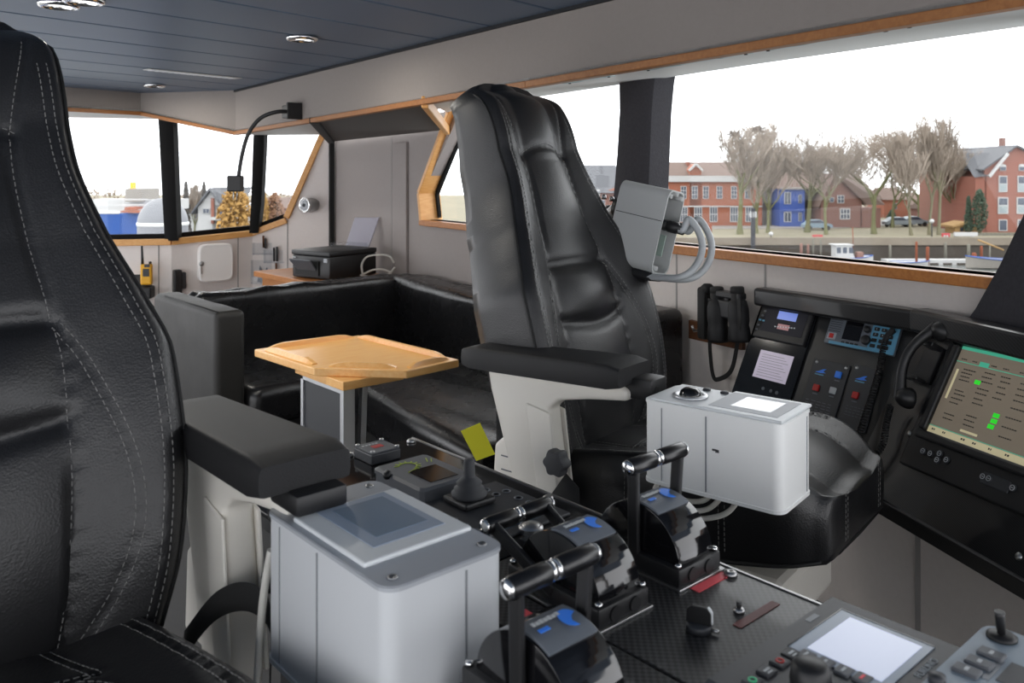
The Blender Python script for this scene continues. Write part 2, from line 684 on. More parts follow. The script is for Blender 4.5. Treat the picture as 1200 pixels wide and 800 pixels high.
# cloth-covered pillar between the two side windows
def quad_post(cols):
    """tapered post; rows of (x_left, x_right, y) photo pixels on the wall plane"""
    rings = []
    for xl, xr, y, n0, n1 in cols:
        a, b = wpx(xl, y, n1), wpx(xr, y, n1)
        dp = E_N * (n0 - n1)
        w = (b - a)
        rings.append([a + w * .12, a + w * .5 + E_N * .008, b - w * .12, b + dp * .18 - w * .01, b + dp, a + dp, a + dp * .18 + w * .01])
    return rings


mb = MB()
mb.loft(quad_post([(718, 765, 78, -.08, .05), (721, 762, 96, -.08, .05), (722, 759, 130, -.08, .05), (719, 757, 180, -.08, .05), (715, 755, 225, -.08, .05), (711, 753, 262, -.08, .05), (708, 752, 290, -.08, .05)]))
struct(finish('trim_6', mb, 'carpetpost', smooth=40))
# leaning pillar at the forward end of the big window
mb = MB()
rg = []
for xl, yb, wd in ((1128, 382, .30), (1143, 362, .27), (1172, 310, .24), (1205, 240, .22), (1262, 120, .21), (1330, -20, .21)):
    s, z = ws(xl, yb, .06)
    a = wf(s, .06, z)
    rg.append([a, wf(s - wd * .5, .075, z), wf(s - wd, .06, z), wf(s - wd, -.08, z), wf(s, -.08, z)])
mb.loft(rg)
struct(finish('trim_7', mb, 'carpetpost', smooth=40))

# ---- inner fascia under the ceiling
CZ = 1.95
FA = pz(690, 3, CZ)
FB = pz(275, 106, CZ)
F_E = (FA - FB).normalized()
F_N = Vector((-F_E.y, F_E.x, 0))
if F_N.dot(EYEP - FB) < 0:
    F_N = -F_N


def fpx(x, y):
    return hitp(x, y, FB, F_N)


def fbottom(x):
    return fpx(x, 95 - .1733 * (x - 620))


fB0 = fpx(276, 154)
fB1 = fbottom(620)
fB2 = fbottom(1145)
ext = fB2 + (fB2 - fB1).normalized() * 1.0
F1 = pz(165, 109, CZ)
F2 = pz(78, 102, CZ)
F3 = F2 + (F2 - F1) * 3.0


def atpt(p, y):
    """height at which photo row y crosses the vertical through p"""
    d = (p - EYEP).dot(FWD)
    return Vector((p.x, p.y, EYE + (HOR - y) * d / FPX))


F1b, F2b = atpt(F1, 131), atpt(F2, 126)
F3b = Vector((F3.x, F3.y, F2b.z))


def top(p):
    return Vector((p.x, p.y, CZ))


mb = MB()
mb.poly_prism([fB0, fB1, fB2, ext, top(ext), top(fB0)], F_N * -.03)
struct(finish('wall_header_right', mb, 'fascia'))
mb = MB()
v = (F1 - FB).cross(UP).normalized() * .03
mb.poly_prism([fB0, F1b, top(F1), top(fB0)], v if v.dot(FWD) > 0 else -v)
v = (F2 - F1).cross(UP).normalized() * .03
mb.poly_prism([F1b, F2b, F3b, top(F3), top(F2), top(F1)], v if v.dot(FWD) > 0 else -v)
struct(finish('wall_header_aft', mb, 'fascia'))
mb = MB()
for a, b in ((ext, fB1), (fB1, fB0), (fB0, F1b), (F1b, F2b), (F2b, F3b)):
    mb.bar(a - UP * .012, b - UP * .012, .036, .024, bev=.003)
struct(finish('trim_8', mb, 'header'))

# ---- aft wall with its three window facets
K0 = wf(S_AFT, 0, 0)
K1 = pd(296, 270, 6.5)
K2 = pd(201, 280, 6.15)
K3 = pd(142, 281, 6.1)
K4 = K3 + (K3 - K2) * 6.0
nA = (K1 - K0).cross(UP).normalized()


def apx(x, y):
    return hitp(x, y, K0, nA)


def z0(p, z=0.0):
    return Vector((p.x, p.y, z))


K1t = atpt(K1, 158)
K2t = atpt(K2, 139)
K3t = atpt(K3, 135)
K4t = z0(K4, K3t.z)
A1, A2, A3 = apx(336, 255), apx(375, 165), apx(384, 146)
outA = nA * (.1 if nA.dot(FWD) > 0 else -.1)
mb = MB()
mb.poly_prism([z0(K0), z0(K0, 1.75), A3, A2, A1, K1, z0(K1)], outA)
struct(finish('wall_aft_corner', mb, 'fabriclit'))


def facet(name, a, b, at, bt):
    n = (b - a).cross(UP).normalized() * .1
    n = n if n.dot(FWD) > 0 else -n
    m = MB()
    m.poly_prism([z0(a), z0(b), b, a], n)
    m.poly_prism([at, bt, z0(bt, 1.95), z0(at, 1.95)], n)
    struct(finish(name, m, 'fabriclit'))
    return n


nB = facet('wall_aft', K1, K2, K1t, K2t)
nC = facet('wall_aft_side', K2, K4, K2t, K4t)
mb = MB()
for a, b in ((A3, A2), (A2, A1), (A1, K1), (K1, K2), (K2, K4)):
    mb.bar(a - UP * .02 * (0 if a is A3 or a is A2 else 1) , b - UP * .02 * (0 if b is A2 or (a is A2) else 1), .05, .045, bev=.004)
struct(finish('trim_9', mb, 'frame'))
mb = MB()
for a, b, n in ((A1, K1, outA), (K1, K2, nB), (K2, K4, nC)):
    mb.bar(a + n * .5 + UP * .012, b + n * .5 + UP * .012, .03, .05)
struct(finish('trim_10', mb, 'post'))
for i, (q, n, a, b, at, bt) in enumerate((('window_3', outA, None, None, None, None), ('window_4', nB, K1, K2, K1t, K2t), ('window_5', nC, K2, K4, K2t, K4t))):
    m = MB()
    if a is None:
        m.poly_prism([p + n * .6 for p in (K1, A1, A2, A3, K1t)], n * .06)
    else:
        m.poly_prism([p + n * .6 for p in (a, b, bt, at)], n * .06)
    struct(finish(q, m, 'glass'))
# posts between the facets
mb = GROOVES
for x, ya, yb, o, n in ((186, 287, 400, K2, nC), (279, 277, 400, K1, nB), (337, 258, 400, K1, outA)):
    nn = -n.normalized()
    a, b = hitp(x, ya, o + nn * .001, nn), hitp(x, yb, o + nn * .001, nn)
    mb.bar(a, b, .008, .003, nn)
struct(finish('trim_1', mb, 'groove'))


def pxpost(name, rows, d, dep):
    rings = []
    for xl, xr, y in rows:
        a, b = pd(xl, y, d), pd(xr, y, d)
        f = FWD * dep
        w = b - a
        rings.append([a, a + w * .5 - FWD * .012, b, b + f, a + f])
    m = MB()
    m.loft(rings)
    struct(finish(name, m, 'post', smooth=50))


pxpost('trim_11', [(185, 202, 136), (186, 203, 150), (190, 206, 230), (193, 208, 282)], 6.13, .09)
pxpost('trim_12', [(297, 310, 155), (296, 309, 180), (294, 306, 240), (292, 302, 273)], 6.45, .09)
# dark edge strip at the corner
D1 = wf(S_AFT, .03, 1.655)
mb = MB()
f368 = fpx(368, 141)
mb.bar(f368, D1, .05, .03, bev=.004)
mb.bar(D1, z0(D1, .55), .03, .035, E_N)
struct(finish('trim_13', mb, 'blackmatte'))
# soffits
f497 = fpx(498, 118)
c522 = wpx(524, 152, .01)
mb = MB()
mb.poly_prism([f368, f497, c522, D1], UP * .015)
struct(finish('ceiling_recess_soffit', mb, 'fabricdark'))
mb = MB()
mb.bar(f497 - UP * .005, c522 - UP * .005, .03, .05, bev=.004)
struct(finish('trim_14', mb, 'frame'))
mb = MB()
fw = [wf(s, 0, WTOP) for s in (S_FWD, s537)]
mb.poly_prism([ext, fB1, f497, c522 + UP * .1, wf(s537, -.09, WTOP), wf(S_FWD, -.09, WTOP)][::-1], UP * .012)
struct(finish('ceiling_soffit', mb, 'soffit'))
mb = MB()
mb.poly_prism([fB0, f368, z0(A3, K1t.z), K1t + outA * .8], UP * .012)
mb.poly_prism([fB0, K1t + nB * .8, K2t + nB * .8, F1b], UP * .012)
mb.poly_prism([F1b, K2t + nC * .8, K4t + nC * .8, F3b], UP * .012)
struct(finish('ceiling_soffit_aft', mb, 'soffit'))

# ---- planked steel ceiling
al = radians(9)
pu, pv = Vector((cos(al), sin(al), 0)), Vector((-sin(al), cos(al), 0))
mb = MB()
vv = -1.9
while vv < 6.6:
    u0, u1 = -1.9, 3.1
    mb.frame_box(Vector((0, 0, 0)), pu, pv, UP, u0, u1, vv + .005, vv + .352, CZ, CZ + .02, bev=.004)
    vv += .36
mb.frame_box(Vector((0, 0, 0)), pu, pv, UP, -1.9, 3.1, -1.9, 6.6, CZ + .021, CZ + .03, mi=1)
struct(finish('ceiling', mb, ['ceil', 'ceilgap']))
# dark shadow-gap strip where the ceiling meets the fascia
mb = MB()
mb.bar(top(fB0) - UP * .006 + F_N * .006, top(ext) - UP * .006 + F_N * .006, .012, .012)
struct(finish('trim_15', mb, 'ceilgap'))

# ---- floor and the unseen sides of the wheelhouse
mb = MB()
mb.poly_prism([wf(S_FWD, 0, 0), wf(S_AFT, 0, 0), z0(K1), z0(K2), z0(K4), Vector((-1.9, -1.3, 0)), Vector((2.1, -1.3, 0))], UP * -.06)
struct(finish('floor', mb, 'floor'))
mb = MB()
mb.bx(-2.0, -1.9, -1.3, 5.6, 0, .6)
mb.bx(-2.0, -1.9, -1.3, 5.6, 1.78, 1.95)
for y in (-1.3, 1.0, 3.3, 5.5):
    mb.bx(-2.0, -1.9, y - .06, y + .06, .6, 1.78)
struct(finish('wall_left', mb, 'fabric'))
mb = MB()
mb.bx(-2.0, 2.15, -1.4, -1.3, 0, .6)
mb.bx(-2.0, 2.15, -1.4, -1.3, 1.78, 1.95)
for x in (-.6, .8, 2.1):
    mb.bx(x - .06, x + .06, -1.4, -1.3, .6, 1.78)
struct(finish('wall_front', mb, 'fabric'))

# ---- things on ceiling and fascia
def downlight(x, y, rx, label):
    p = pz(x, y, CZ)
    t = thing('ceiling_downlight', label, 'downlight', p, 0, 'ceiling downlights')
    m = MB()
    m.lathe((0, 0, 0), [(0.062, -.001), (.064, -.008), (.058, -.016), (.048, -.017), (.044, -.008), (.044, -.001)], 32)
    finish('trim_ring', m, 'chrome', t)
    m = MB()
    m.lathe((0, 0, 0), [(0, -.006), (.043, -.006), (.043, -.001), (0, -.001)], 24)
    finish('lens', m, 'lampglass', t)
    li = bpy.data.lights.new('downlight_lamp', 'AREA')
    li.shape = 'DISK'
    li.size = .08
    li.energy = 4.2
    li.color = (1, .95, .86)
    lo = bpy.data.objects.new('downlight_lamp', li)
    COL.objects.link(lo)
    lo.parent = t
    lo.location = (0, 0, -.02)
    return t


downlight(354, 43, 22, 'round chrome downlight set in the ceiling planks beside the right fascia')
downlight(181, 99, 17, 'small round chrome downlight at the aft end of the ceiling, over the aft windows')
downlight(69, 3, 14, 'round chrome downlight cut by the top of the photo, left one of the pair')
downlight(98, -2, 14, 'round chrome downlight cut by the top of the photo, right one of the pair')
p = pz(228, 86, CZ)
t = thing('ceiling_vent', 'long pale slotted air vent strip set flush in the blue grey ceiling', 'vent', p, al)
m = MB()
m.bx(-.27, .27, -.036, .036, -.006, -.001, bev=.002)
finish('vent_frame', m, 'soffit', t)
m = MB()
for i in range(14):
    m.bx(-.25 + i * .036, -.232 + i * .036, -.022, .022, -.0085, -.006)
finish('vent_slats', m, 'whiteplate', t)

# perforated teal-grey plates in the soffit over the big window
mteal, nt, b = nmat('perforated_plate')
N, L = nt.nodes, nt.links
tc = N.new('ShaderNodeTexCoord')
vo = N.new('ShaderNodeTexVoronoi')
vo.inputs['Scale'].default_value = 38
nz = N.new('ShaderNodeTexNoise')
nz.inputs['Scale'].default_value = 14
cr = N.new('ShaderNodeValToRGB')
cr.color_ramp.elements[0].color = srgb(96, 140, 146)
cr.color_ramp.elements[1].color = srgb(190, 200, 200)
cr.color_ramp.elements[0].position = .42
cr.color_ramp.elements[1].position = .56
L.new(tc.outputs['Object'], vo.inputs['Vector'])
L.new(tc.outputs['Object'], nz.inputs['Vector'])
L.new(nz.outputs['Fac'], cr.inputs['Fac'])
L.new(cr.outputs['Color'], b.inputs['Base Color'])
M['perf'] = mteal
sn = (fB2 - fB1).cross(wf(-1, -.09, WTOP) - fB1).normalized()
if sn.z > 0:
    sn = -sn
places = [(640, 92, 690, 'nearest to the far headrest'), (730, 92, 850, 'directly forward of the cloth pillar'),
          (868, 92, 1015, 'over the bare trees'), (1032, 92, 1190, 'furthest from the cloth pillar')]
for xa, _, xb, txt in places:
    ya, yb = 95 - .1733 * (xa - 620) + 5, 95 - .1733 * (xb - 620) + 5
    a, b2 = hitp(xa, ya, fB1, sn), hitp(xb, yb, fB1, sn)
    c = (a + b2) / 2
    ex = (b2 - a).normalized()
    ey = sn.cross(ex)
    if ey.dot(-F_N) < 0:
        ey = -ey
    ln = (b2 - a).length
    t = thing('soffit_plate', 'teal mottled soffit plate above the big window, ' + txt, 'plate', c, 0, 'soffit plates over the big window')
    m = MB()
    m.frame_box(c, ex, ey, sn, -ln / 2, ln / 2, .01, .12, -.003, .006, bev=.002)
    finish('perforated_sheet', m, M['perf'], t, world=True)
    for sgn in (-1, 1):
        m = MB()
        q = c + ex * (sgn * (ln / 2 - .012)) + ey * .1
        m.cyl(q, q + sn * .009, .005, 10)
        finish('screw', m, 'black', t, world=True)

# gooseneck lamp on the fascia
p = fpx(349, 131)
t = thing('gooseneck_lamp', 'black flexible gooseneck chart lamp clamped to the fascia over the aft windows', 'lamp', p)
m = MB()
m.frame_box(p, F_E, F_N, UP, -.06, .045, 0, .07, -.035, .035, bev=.006)
m.frame_box(p, F_E, F_N, UP, .045, .065, 0, .085, -.045, .045, bev=.004)
finish('mount', m, 'black', t, world=True)
dl = (p - EYEP).dot(FWD) - .12
pts = [pd(340, 131, dl + .04), pd(325, 131, dl), pd(306, 138, dl), pd(292, 155, dl), pd(284, 180, dl), pd(279, 210, dl)]
m = MB()
m.tube(smoothpts(pts, 8), .011, 10)
finish('flexible_stem', m, 'black', t, world=True)
m = MB()
e = pd(277, 208, dl)
m.box(pd(276, 215, dl), (.075, .075, .085), Matrix.Rotation(-CA + .1, 3, 'Z'), bev=.006)
finish('lamp_head', m, 'black', t, world=True)
m = MB()
m.tube([pd(274, 221, dl), pd(273.5, 234, dl), pd(277.5, 234, dl), pd(278, 221, dl)], .0035, 6)
finish('wire_guard', m, 'steel', t, world=True)
# ================================================================ HELM CHAIRS
def interp(tab, v):
    """smooth curve through the table (monotone cubic)"""
    n = len(tab)
    if v <= tab[0][0]:
        return tab[0][1]
    if v >= tab[-1][0]:
        return tab[-1][1]
    sl = [(tab[i + 1][1] - tab[i][1]) / (tab[i + 1][0] - tab[i][0]) for i in range(n - 1)]

    def tg(i):
        if i == 0:
            return sl[0]
        if i == n - 1:
            return sl[-1]
        a, b = sl[i - 1], sl[i]
        return 0 if a * b <= 0 else 2 * a * b / (a + b)
    for i in range(n - 1):
        (a, x), (b, y) = tab[i], tab[i + 1]
        if v <= b:
            h = b - a
            t = (v - a) / h
            return x * (1 + 2 * t) * (1 - t) ** 2 + h * tg(i) * t * (1 - t) ** 2 + y * t * t * (3 - 2 * t) + h * tg(i + 1) * t * t * (t - 1)


BH = 1.0


BW = [(0, .255), (.12, .286), (.28, .302), (.41, .298), (.50, .268), (.62, .220), (.74, .188), (.80, .184), (.90, .180), (.96, .173), (1.0, .150)]
BT = [(0, .19), (.3, .215), (.6, .21), (.8, .185), (.92, .155), (1.0, .10)]
BB = [(0, .030), (.15, .044), (.4, .044), (.55, .036), (.78, .020), (1, .006)]
SEAMS = []          # (list of (u, v), depth, width, stitched)
for sg in (-1, 1):
    SEAMS.append(([(sg * .46, -.02), (sg * .49, .2), (sg * .50, .45), (sg * .52, .62), (sg * .56, .78)], .007, .006, True))
    SEAMS.append(([(sg * .56, .78), (sg * .64, .86), (sg * .76, .945)], .006, .006, True))
    SEAMS.append(([(sg * .50, .475), (sg * .60, .40), (sg * .73, .28), (sg * .77, .17), (sg * .68, .07), (sg * .50, -.02)], .005, .006, True))
    SEAMS.append(([(sg * .90, -.02), (sg * .90, .3), (sg * .88, .55), (sg * .86, .75), (sg * .84, .90)], .004, .005, True))
SEAMS.append(([(-.56, .78), (-.28, .802), (0, .808), (.28, .802), (.56, .78)], .007, .007, True))
PLEATS = [([(-.44, .485), (0, .478), (.44, .485)], .016, .014), ([(-.44, .335), (0, .318), (.44, .335)], .016, .014)]


def dens(path, n=10):
    out = []
    for (a, b), (c, d) in zip(path, path[1:]):
        for i in range(n):
            t = i / n
            out.append((a + (c - a) * t, b + (d - b) * t))
    out.append(path[-1])
    return out


def curve2(path, n=8):
    return [(p.x, p.y) for p in smoothpts([(u, v, 0) for u, v in path], n)]


SEAMD = [(curve2(p, 7), d, w) for p, d, w, s in SEAMS] + [(curve2(p, 7), d, w) for p, d, w in PLEATS]


def back_center(v):
    y = .05 + .20 * v + .13 * v * v - .022 * sin(pi * min(1, v / .6))
    return y, v * BH


def back_frame(v):
    y, z = back_center(v)
    y2, z2 = back_center(v + .002)
    y1, z1 = back_center(v - .002)
    t = Vector((0, y2 - y1, z2 - z1)).normalized()
    n = Vector((0, -t.z, t.y))
    return Vector((0, y, z)), t, n


def groove(u, v, h):
    g = 0
    for pts, d, w in SEAMD:
        best = 9
        for a, b in pts:
            dv = (v - b)
            if abs(dv) > .05:
                continue
            q = ((u - a) * h) ** 2 + dv * dv
            if q < best:
                best = q
        if best < .01:
            g += d * exp(-best / (w * w))
    return g


def front_off(u, v):
    a = abs(u)
    B = interp(BB, v)
    f = 0.0
    if a < .45:
        f += .014 * (1 - (a / .45) ** 2) * (1 if v < .78 else 1.3)
        # the padded lumbar rolls bulge between the pleats
        if v < .335:
            f += .010 * sin(pi * max(0, min(1, v / .33)))
        elif v < .485:
            f += .020 * sin(pi * (v - .33) / .155) * (1 - (a / .45) ** 2)
        elif v < .80:
            f += .008 * sin(pi * (v - .485) / .32)
    else:
        t = min(1, (a - .45) / .47)
        f += B * t * t * (3 - 2 * t) * .55 + B * t * .45
    e = max(0, (a - .88) / .12)
    f -= .020 * e * e
    c = max(0, (v - .93) / .07)
    f -= .055 * c * c
    if v > .8:
        f += .012 * sin(pi * min(1, (v - .8) / .17))
    return f


def S(u, v, lift=0.0, g=True):
    """point on the front of the backrest"""
    o, t, n = back_frame(v)
    h = interp(BW, v)
    f = front_off(u, v)
    if g:
        f -= groove(u, v, h)
    return o + Vector((u * h, 0, 0)) + n * (f + lift)


def backrest_mesh(zs, mat4):
    mb = MB()
    rings = []
    NV, NU = 96, 64
    for i in range(NV + 1):
        v = -.03 + 1.03 * i / NV
        o, t, n = back_frame(v)
        h = interp(BW, v)
        T = interp(BT, v)
        rg = [mat4 @ S(-1 + 2 * k / NU, v) for k in range(NU + 1)]
        fe = front_off(1, v)
        for xx, dd in ((1.015, -.07), (1.02, -.35), (1.0, -.75), (.94, -.95), (.6, -1.03), (.25, -1.06), (0, -1.06)):
            rg.append(mat4 @ (o + Vector((xx * h, 0, 0)) + n * (fe + dd * T)))
        for xx, dd in ((.25, -1.06), (.6, -1.03), (.94, -.95), (1.0, -.75), (1.02, -.35), (1.015, -.07)):
            rg.append(mat4 @ (o + Vector((-xx * h, 0, 0)) + n * (fe + dd * T)))
        rings.append(rg)
    # closed dome on top
    last = rings[-1]
    c = sum(last, Vector()) / len(last)
    o, t, n = back_frame(1.0)
    tt = (mat4.to_3x3() @ t)
    for sc, up in ((.86, .016), (.6, .027), (.3, .032)):
        rings.append([c + (p - c) * sc + tt * up for p in last])
    mb.loft(rings)
    return mb


# seat cushion -------------------------------------------------
SEAT_B, SEAT_F = .11, -.59


def seat_h(y):
    return -(y - .13) * .175


def seat_hw(y):
    t = (SEAT_B - y) / (SEAT_B - SEAT_F)
    return interp([(0, .235), (.2, .25), (.6, .258), (.85, .250), (.93, .238), (1, .205)], t)


SEATSEAM = [[(-.82, .08), (-.84, -.1), (-.85, -.3), (-.83, -.47)], [(.82, .08), (.84, -.1), (.85, -.3), (.83, -.47)],
            [(-.50, -.10), (0, -.105), (.50, -.10)],
            [(.50, -.53), (.50, -.3), (.49, -.16), (.38, -.115), (.2, -.108)], [(-.50, -.53), (-.50, -.3), (-.49, -.16), (-.38, -.115), (-.2, -.108)],
            [(.38, .09), (.42, 0), (.50, -.10)], [(-.38, .09), (-.42, 0), (-.50, -.10)]]
SEATD = [curve2(p, 8) for p in SEATSEAM]


def SP(u, y, lift=0.0):
    hw = seat_hw(y)
    z = seat_h(y)
    a = abs(u)
    z += .020 * min(1, max(0, (a - .4) / .5)) ** 1.5
    e = max(0, (a - .86) / .14)
    z -= .034 * e * e
    z += .012 * (1 - min(1, a / .5) ** 2)
    fr = max(0, (-.40 - y) / .145)
    z -= .050 * fr ** 2.2
    g = 0
    for pts in SEATD:
        best = 9
        for b, c in pts:
            q = ((u - b) * hw) ** 2 + (y - c) ** 2
            best = min(best, q)
        if best < .002:
            g += .006 * exp(-best / (.006 ** 2))
    return Vector((u * hw, y, z - g + lift))


def seat_mesh(mat4):
    mb = MB()
    rings = []
    NY, NU = 70, 60
    for i in range(NY + 1):
        y = SEAT_B + (SEAT_F - SEAT_B) * i / NY
        rg = [SP(-1 + 2 * k / NU, y) for k in range(NU + 1)]
        hw = seat_hw(y)
        ze = rg[-1].z
        bot = seat_h(y) - .215 + .04 * max(0, (y + .1) / .2)
        for xx, zz in ((1.025, .12), (1.03, .5), (1.0, .85), (.97, 1.0), (.5, 1.02)):
            rg.append(Vector((xx * hw, y, ze + (bot - ze) * zz)))
        for xx, zz in ((.5, 1.02), (.97, 1.0), (1.0, .85), (1.03, .5), (1.025, .12)):
            rg.append(Vector((-xx * hw, y, ze + (bot - ze) * zz)))
        rings.append([mat4 @ p for p in rg])
    last = rings[-1]
    c = sum(last, Vector()) / len(last)
    fw = mat4.to_3x3() @ Vector((0, -1, 0))
    for sc, f in ((.97, .014), (.90, .024), (.7, .03), (.3, .032)):
        rings.append([c + (p - c) * sc + fw * f for p in last])
    mb.loft(rings)
    return mb


def make_chair(label, x, y, rz, zs, arms, boxside, box, strapside):
    AO = .370 if box[-1] == 1 else .320
    DA = AO - .320
    t = thing('helm_chair', label, 'chair', (x, y, 0), rz)
    global BH
    BH = .98 if box[-1] == 1 else 1.005
    Z = Matrix.Translation((0, 0, zs))
    br = finish('backrest', backrest_mesh(zs, Z), 'leather', t, smooth=60)
    m = MB()
    for si, (path, d, w, st) in enumerate(SEAMS):
        P = curve2(path, 14)
        for off in ((-.007, .007) if si % 4 >= 2 and si < 8 else (.006,)):
            pts, nr = [], []
            for i, (u, v) in enumerate(P):
                u2, v2 = P[min(i + 1, len(P) - 1)]
                u1, v1 = P[max(i - 1, 0)]
                h = interp(BW, v)
                du, dv = (u2 - u1) * h, v2 - v1
                ln = sqrt(du * du + dv * dv) or 1
                uu, vvv = u - dv / ln * off / h, v + du / ln * off
                if vvv > .985:
                    continue
                pts.append(Z @ S(uu, vvv, .0006))
                nr.append(back_frame(vvv)[2])
            m.dashes(pts, nr, .0075, .0045, .0011)
    finish('stitching', m, 'thread', br)
    m = MB()
    for sg in (-1, 1):
        m.tube([Z @ (S(sg * 1.0, v, -.004, False) + Vector((sg * .004, 0, 0))) for v in [i / 40 for i in range(0, 40)]], .0035, 6)
    finish('piping', m, 'seam', br)
    sc = finish('seat_cushion', seat_mesh(Z), 'leather', t, smooth=60)
    m = MB()
    for path in SEATSEAM:
        P = curve2(path, 12)
        for off in (-.007, .007):
            pts, nr = [], []
            for i, (u, yy) in enumerate(P):
                u2, y2 = P[min(i + 1, len(P) - 1)]
                u1, y1 = P[max(i - 1, 0)]
                hw = seat_hw(yy)
                du, dy = (u2 - u1) * hw, y2 - y1
                ln = sqrt(du * du + dy * dy) or 1
                pts.append(Z @ SP(u - dy / ln * off / hw, max(-.585, yy + du / ln * off), .0006))
                nr.append(Vector((0, 0, 1)))
            m.dashes(pts, nr, .0075, .0045, .0011)
    # upright double stitch lines on the skirt
    for sg in (-1, 1):
        for yy in (-.16, -.40):
            hw = seat_hw(yy) * 1.034
            for o in (-.007, .007):
                pts = [Z @ Vector((sg * (hw + .0005 - .004 * abs(k - 5) / 5), yy + o, seat_h(yy) - .02 - .018 * k)) for k in range(10)]
                m.dashes(pts, [Vector((sg, 0, 0))] * 10, .0075, .0045, .0011)
    for xx in (-.12, .12):
        for o in (-.007, .007):
            pts = [Z @ Vector((xx + o, SEAT_F - .033, seat_h(SEAT_F) - .075 - .013 * k)) for k in range(9)]
            m.dashes(pts, [Vector((0, -1, 0))] * 9, .0075, .0045, .0011)
    finish('stitching', m, 'thread', sc)
    m = MB()
    rim = []
    for i in range(36):
        yy = SEAT_B + (SEAT_F - SEAT_B) * i / 35
        rim.append((seat_hw(yy) * 1.0, yy, seat_h(yy) - .208 + .04 * max(0, (yy + .1) / .2)))
    front = [(.14, SEAT_F - .022, rim[-1][2] + .006), (0, SEAT_F - .026, rim[-1][2] + .008), (-.14, SEAT_F - .022, rim[-1][2] + .006)]
    loop = rim + front + [(-a, b, c) for a, b, c in rim[::-1]]
    m.tube([Z @ Vector(p) for p in loop], .0045, 6)
    finish('welt', m, 'seam', sc)
    # pedestal
    m = MB()
    m.bx(-.17, .17, -.50, .10, zs - .30, zs - .17, bev=.02)
    m.loft([[Vector((a * w, -.12 + b * w, z)) for a, b in ((-1, -1), (1, -1), (1, 1), (-1, 1))] for w, z in ((.15, zs - .31), (.13, zs - .42), (.12, .12), (.2, .05), (.24, 0.0))], smooth=False)
    finish('pedestal', m, 'cream', t)
    # recliner hinge covers and arms
    for sg, has in ((-1, arms[0]), (1, arms[1])):
        if not has:
            continue
        zb = zs + .248
        ap = MB()
        # tapered soft pad
        rings = []
        for k in range(15):
            q = k / 14
            yy = .27 - .485 * q
            w = (.062 + .013 * q) * (1 - .05 * max(0, (q - .96) / .04)) * (1 - .15 * max(0, (.07 - q) / .07))
            zt = zs + .292 + .018 * q - (.008 if k in (0, 14) else 0)
            zbm = zb - .012 + .018 * q + (.006 if k in (0, 14) else 0)
            prof = [(-1, .35), (-.985, .80), (-.955, .93), (-.90, .985), (-.8, 1), (0, 1.015), (.8, 1), (.90, .985), (.955, .93), (.985, .80), (1, .35), (.97, .05), (.88, 0), (-.88, 0), (-.97, .05)]
            rings.append([Vector((sg * AO + px * w, yy, zbm + (zt - zbm) * pzz)) for px, pzz in prof])
        ap.loft(rings)
        pad = finish('armrest_pad', ap, 'pad', t, smooth=50)
        ab = MB()
        prof = [(.205, zb - .012), (-.19, zb + .006), (-.212, zb - .004), (-.210, zb - .026), (-.10, zb - .040), (-.02, zb - .056), (.01, zb - .080), (-.03, zs - .10), (.10, zs - .10), (.195, zb - .06)]
        ab.poly_prism([Vector((sg * (.292 + DA), a, b)) for a, b in prof], (sg * .054, 0, 0), bev=.010, seg=3)
        brk = finish('arm_bracket', ab, 'cream', t, smooth=40)
        # raised facet on the leg
        f = MB()
        prof = [(.0, zb - .09), (-.032, zs - .09), (.03, zs - .09), (.075, zb - .075)]
        f.poly_prism([Vector((sg * (.345 + DA), a, b)) for a, b in prof], (sg * .008, 0, 0), bev=.004)
        f.poly_prism([Vector((sg * (.292 + DA), a, b)) for a, b in prof], (-sg * .006, 0, 0), bev=.003)
        finish('bracket_facet', f, 'cream', brk)
        hc = MB()
        prof = [(.10, zs - .10), (.10, zs + .03), (.125, zs + .065), (.16, zs + .07), (.19, zs + .045), (.20, zs - .10)]
        hc.poly_prism([Vector((sg * (.300 + DA), a, b)) for a, b in prof], (sg * .036, 0, 0), bev=.010, seg=3)
        for zz in (-.05, -.015, .02):
            hc.bx(sg * (.336 + DA), sg * (.3375 + DA), .125, .165, zs + zz, zs + zz + .003, mi=1)
        finish('hinge_cover', hc, ['cream', 'midgrey'], t, smooth=40)
        kn = MB()
        rings = []
        for xx, sc in ((.344, .55), (.355, .6), (.357, .95), (.364, 1.0), (.382, 1.0), (.388, .9), (.390, .5)):
            rg = []
            for k in range(48):
                a = 2 * pi * k / 48
                r = .030 * (1 + .10 * cos(6 * a)) * sc
                rg.append(Vector((sg * (xx + DA), -.035 + r * cos(a), zs + .055 + r * sin(a))))
            rings.append(rg)
        kn.loft(rings)
        finish('recliner_knob', kn, 'rubber', t, smooth=40)
    # lap strap
    st = MB()
    sg = strapside
    if sg > 0:
        P = smoothpts([(.300, .06, zs - .05), (.318, .0, zs + .02), (.332, -.05, zs + .055), (.345, -.10, zs + .068), (.352, -.14, zs + .05), (.345, -.155, zs - .03)], 6)
        rg = [[p + Vector((.0, .0, .022)), p + Vector((.004, .008, .0)), p + Vector((.0, .0, -.022)), p + Vector((-.004, -.004, .0))] for p in P]
        st.loft(rg)
    else:
        P = [Vector((-.348, -.045, zs + .025)), Vector((-.375, -.005, zs - .045)), Vector((-.37, -.10, zs - .055)), Vector((-.352, -.085, zs + .0))]
        st.poly_prism(P, (-.006, -.004, .004), bev=.002)
    finish('lap_strap', st, 'blackmatte', t, smooth=50)
    # control box on the arm
    bx0, bx1, by0, by1, bz0, bz1, kind = box
    bx0, bx1 = min(bx0, bx1), max(bx0, bx1)
    rc = .022

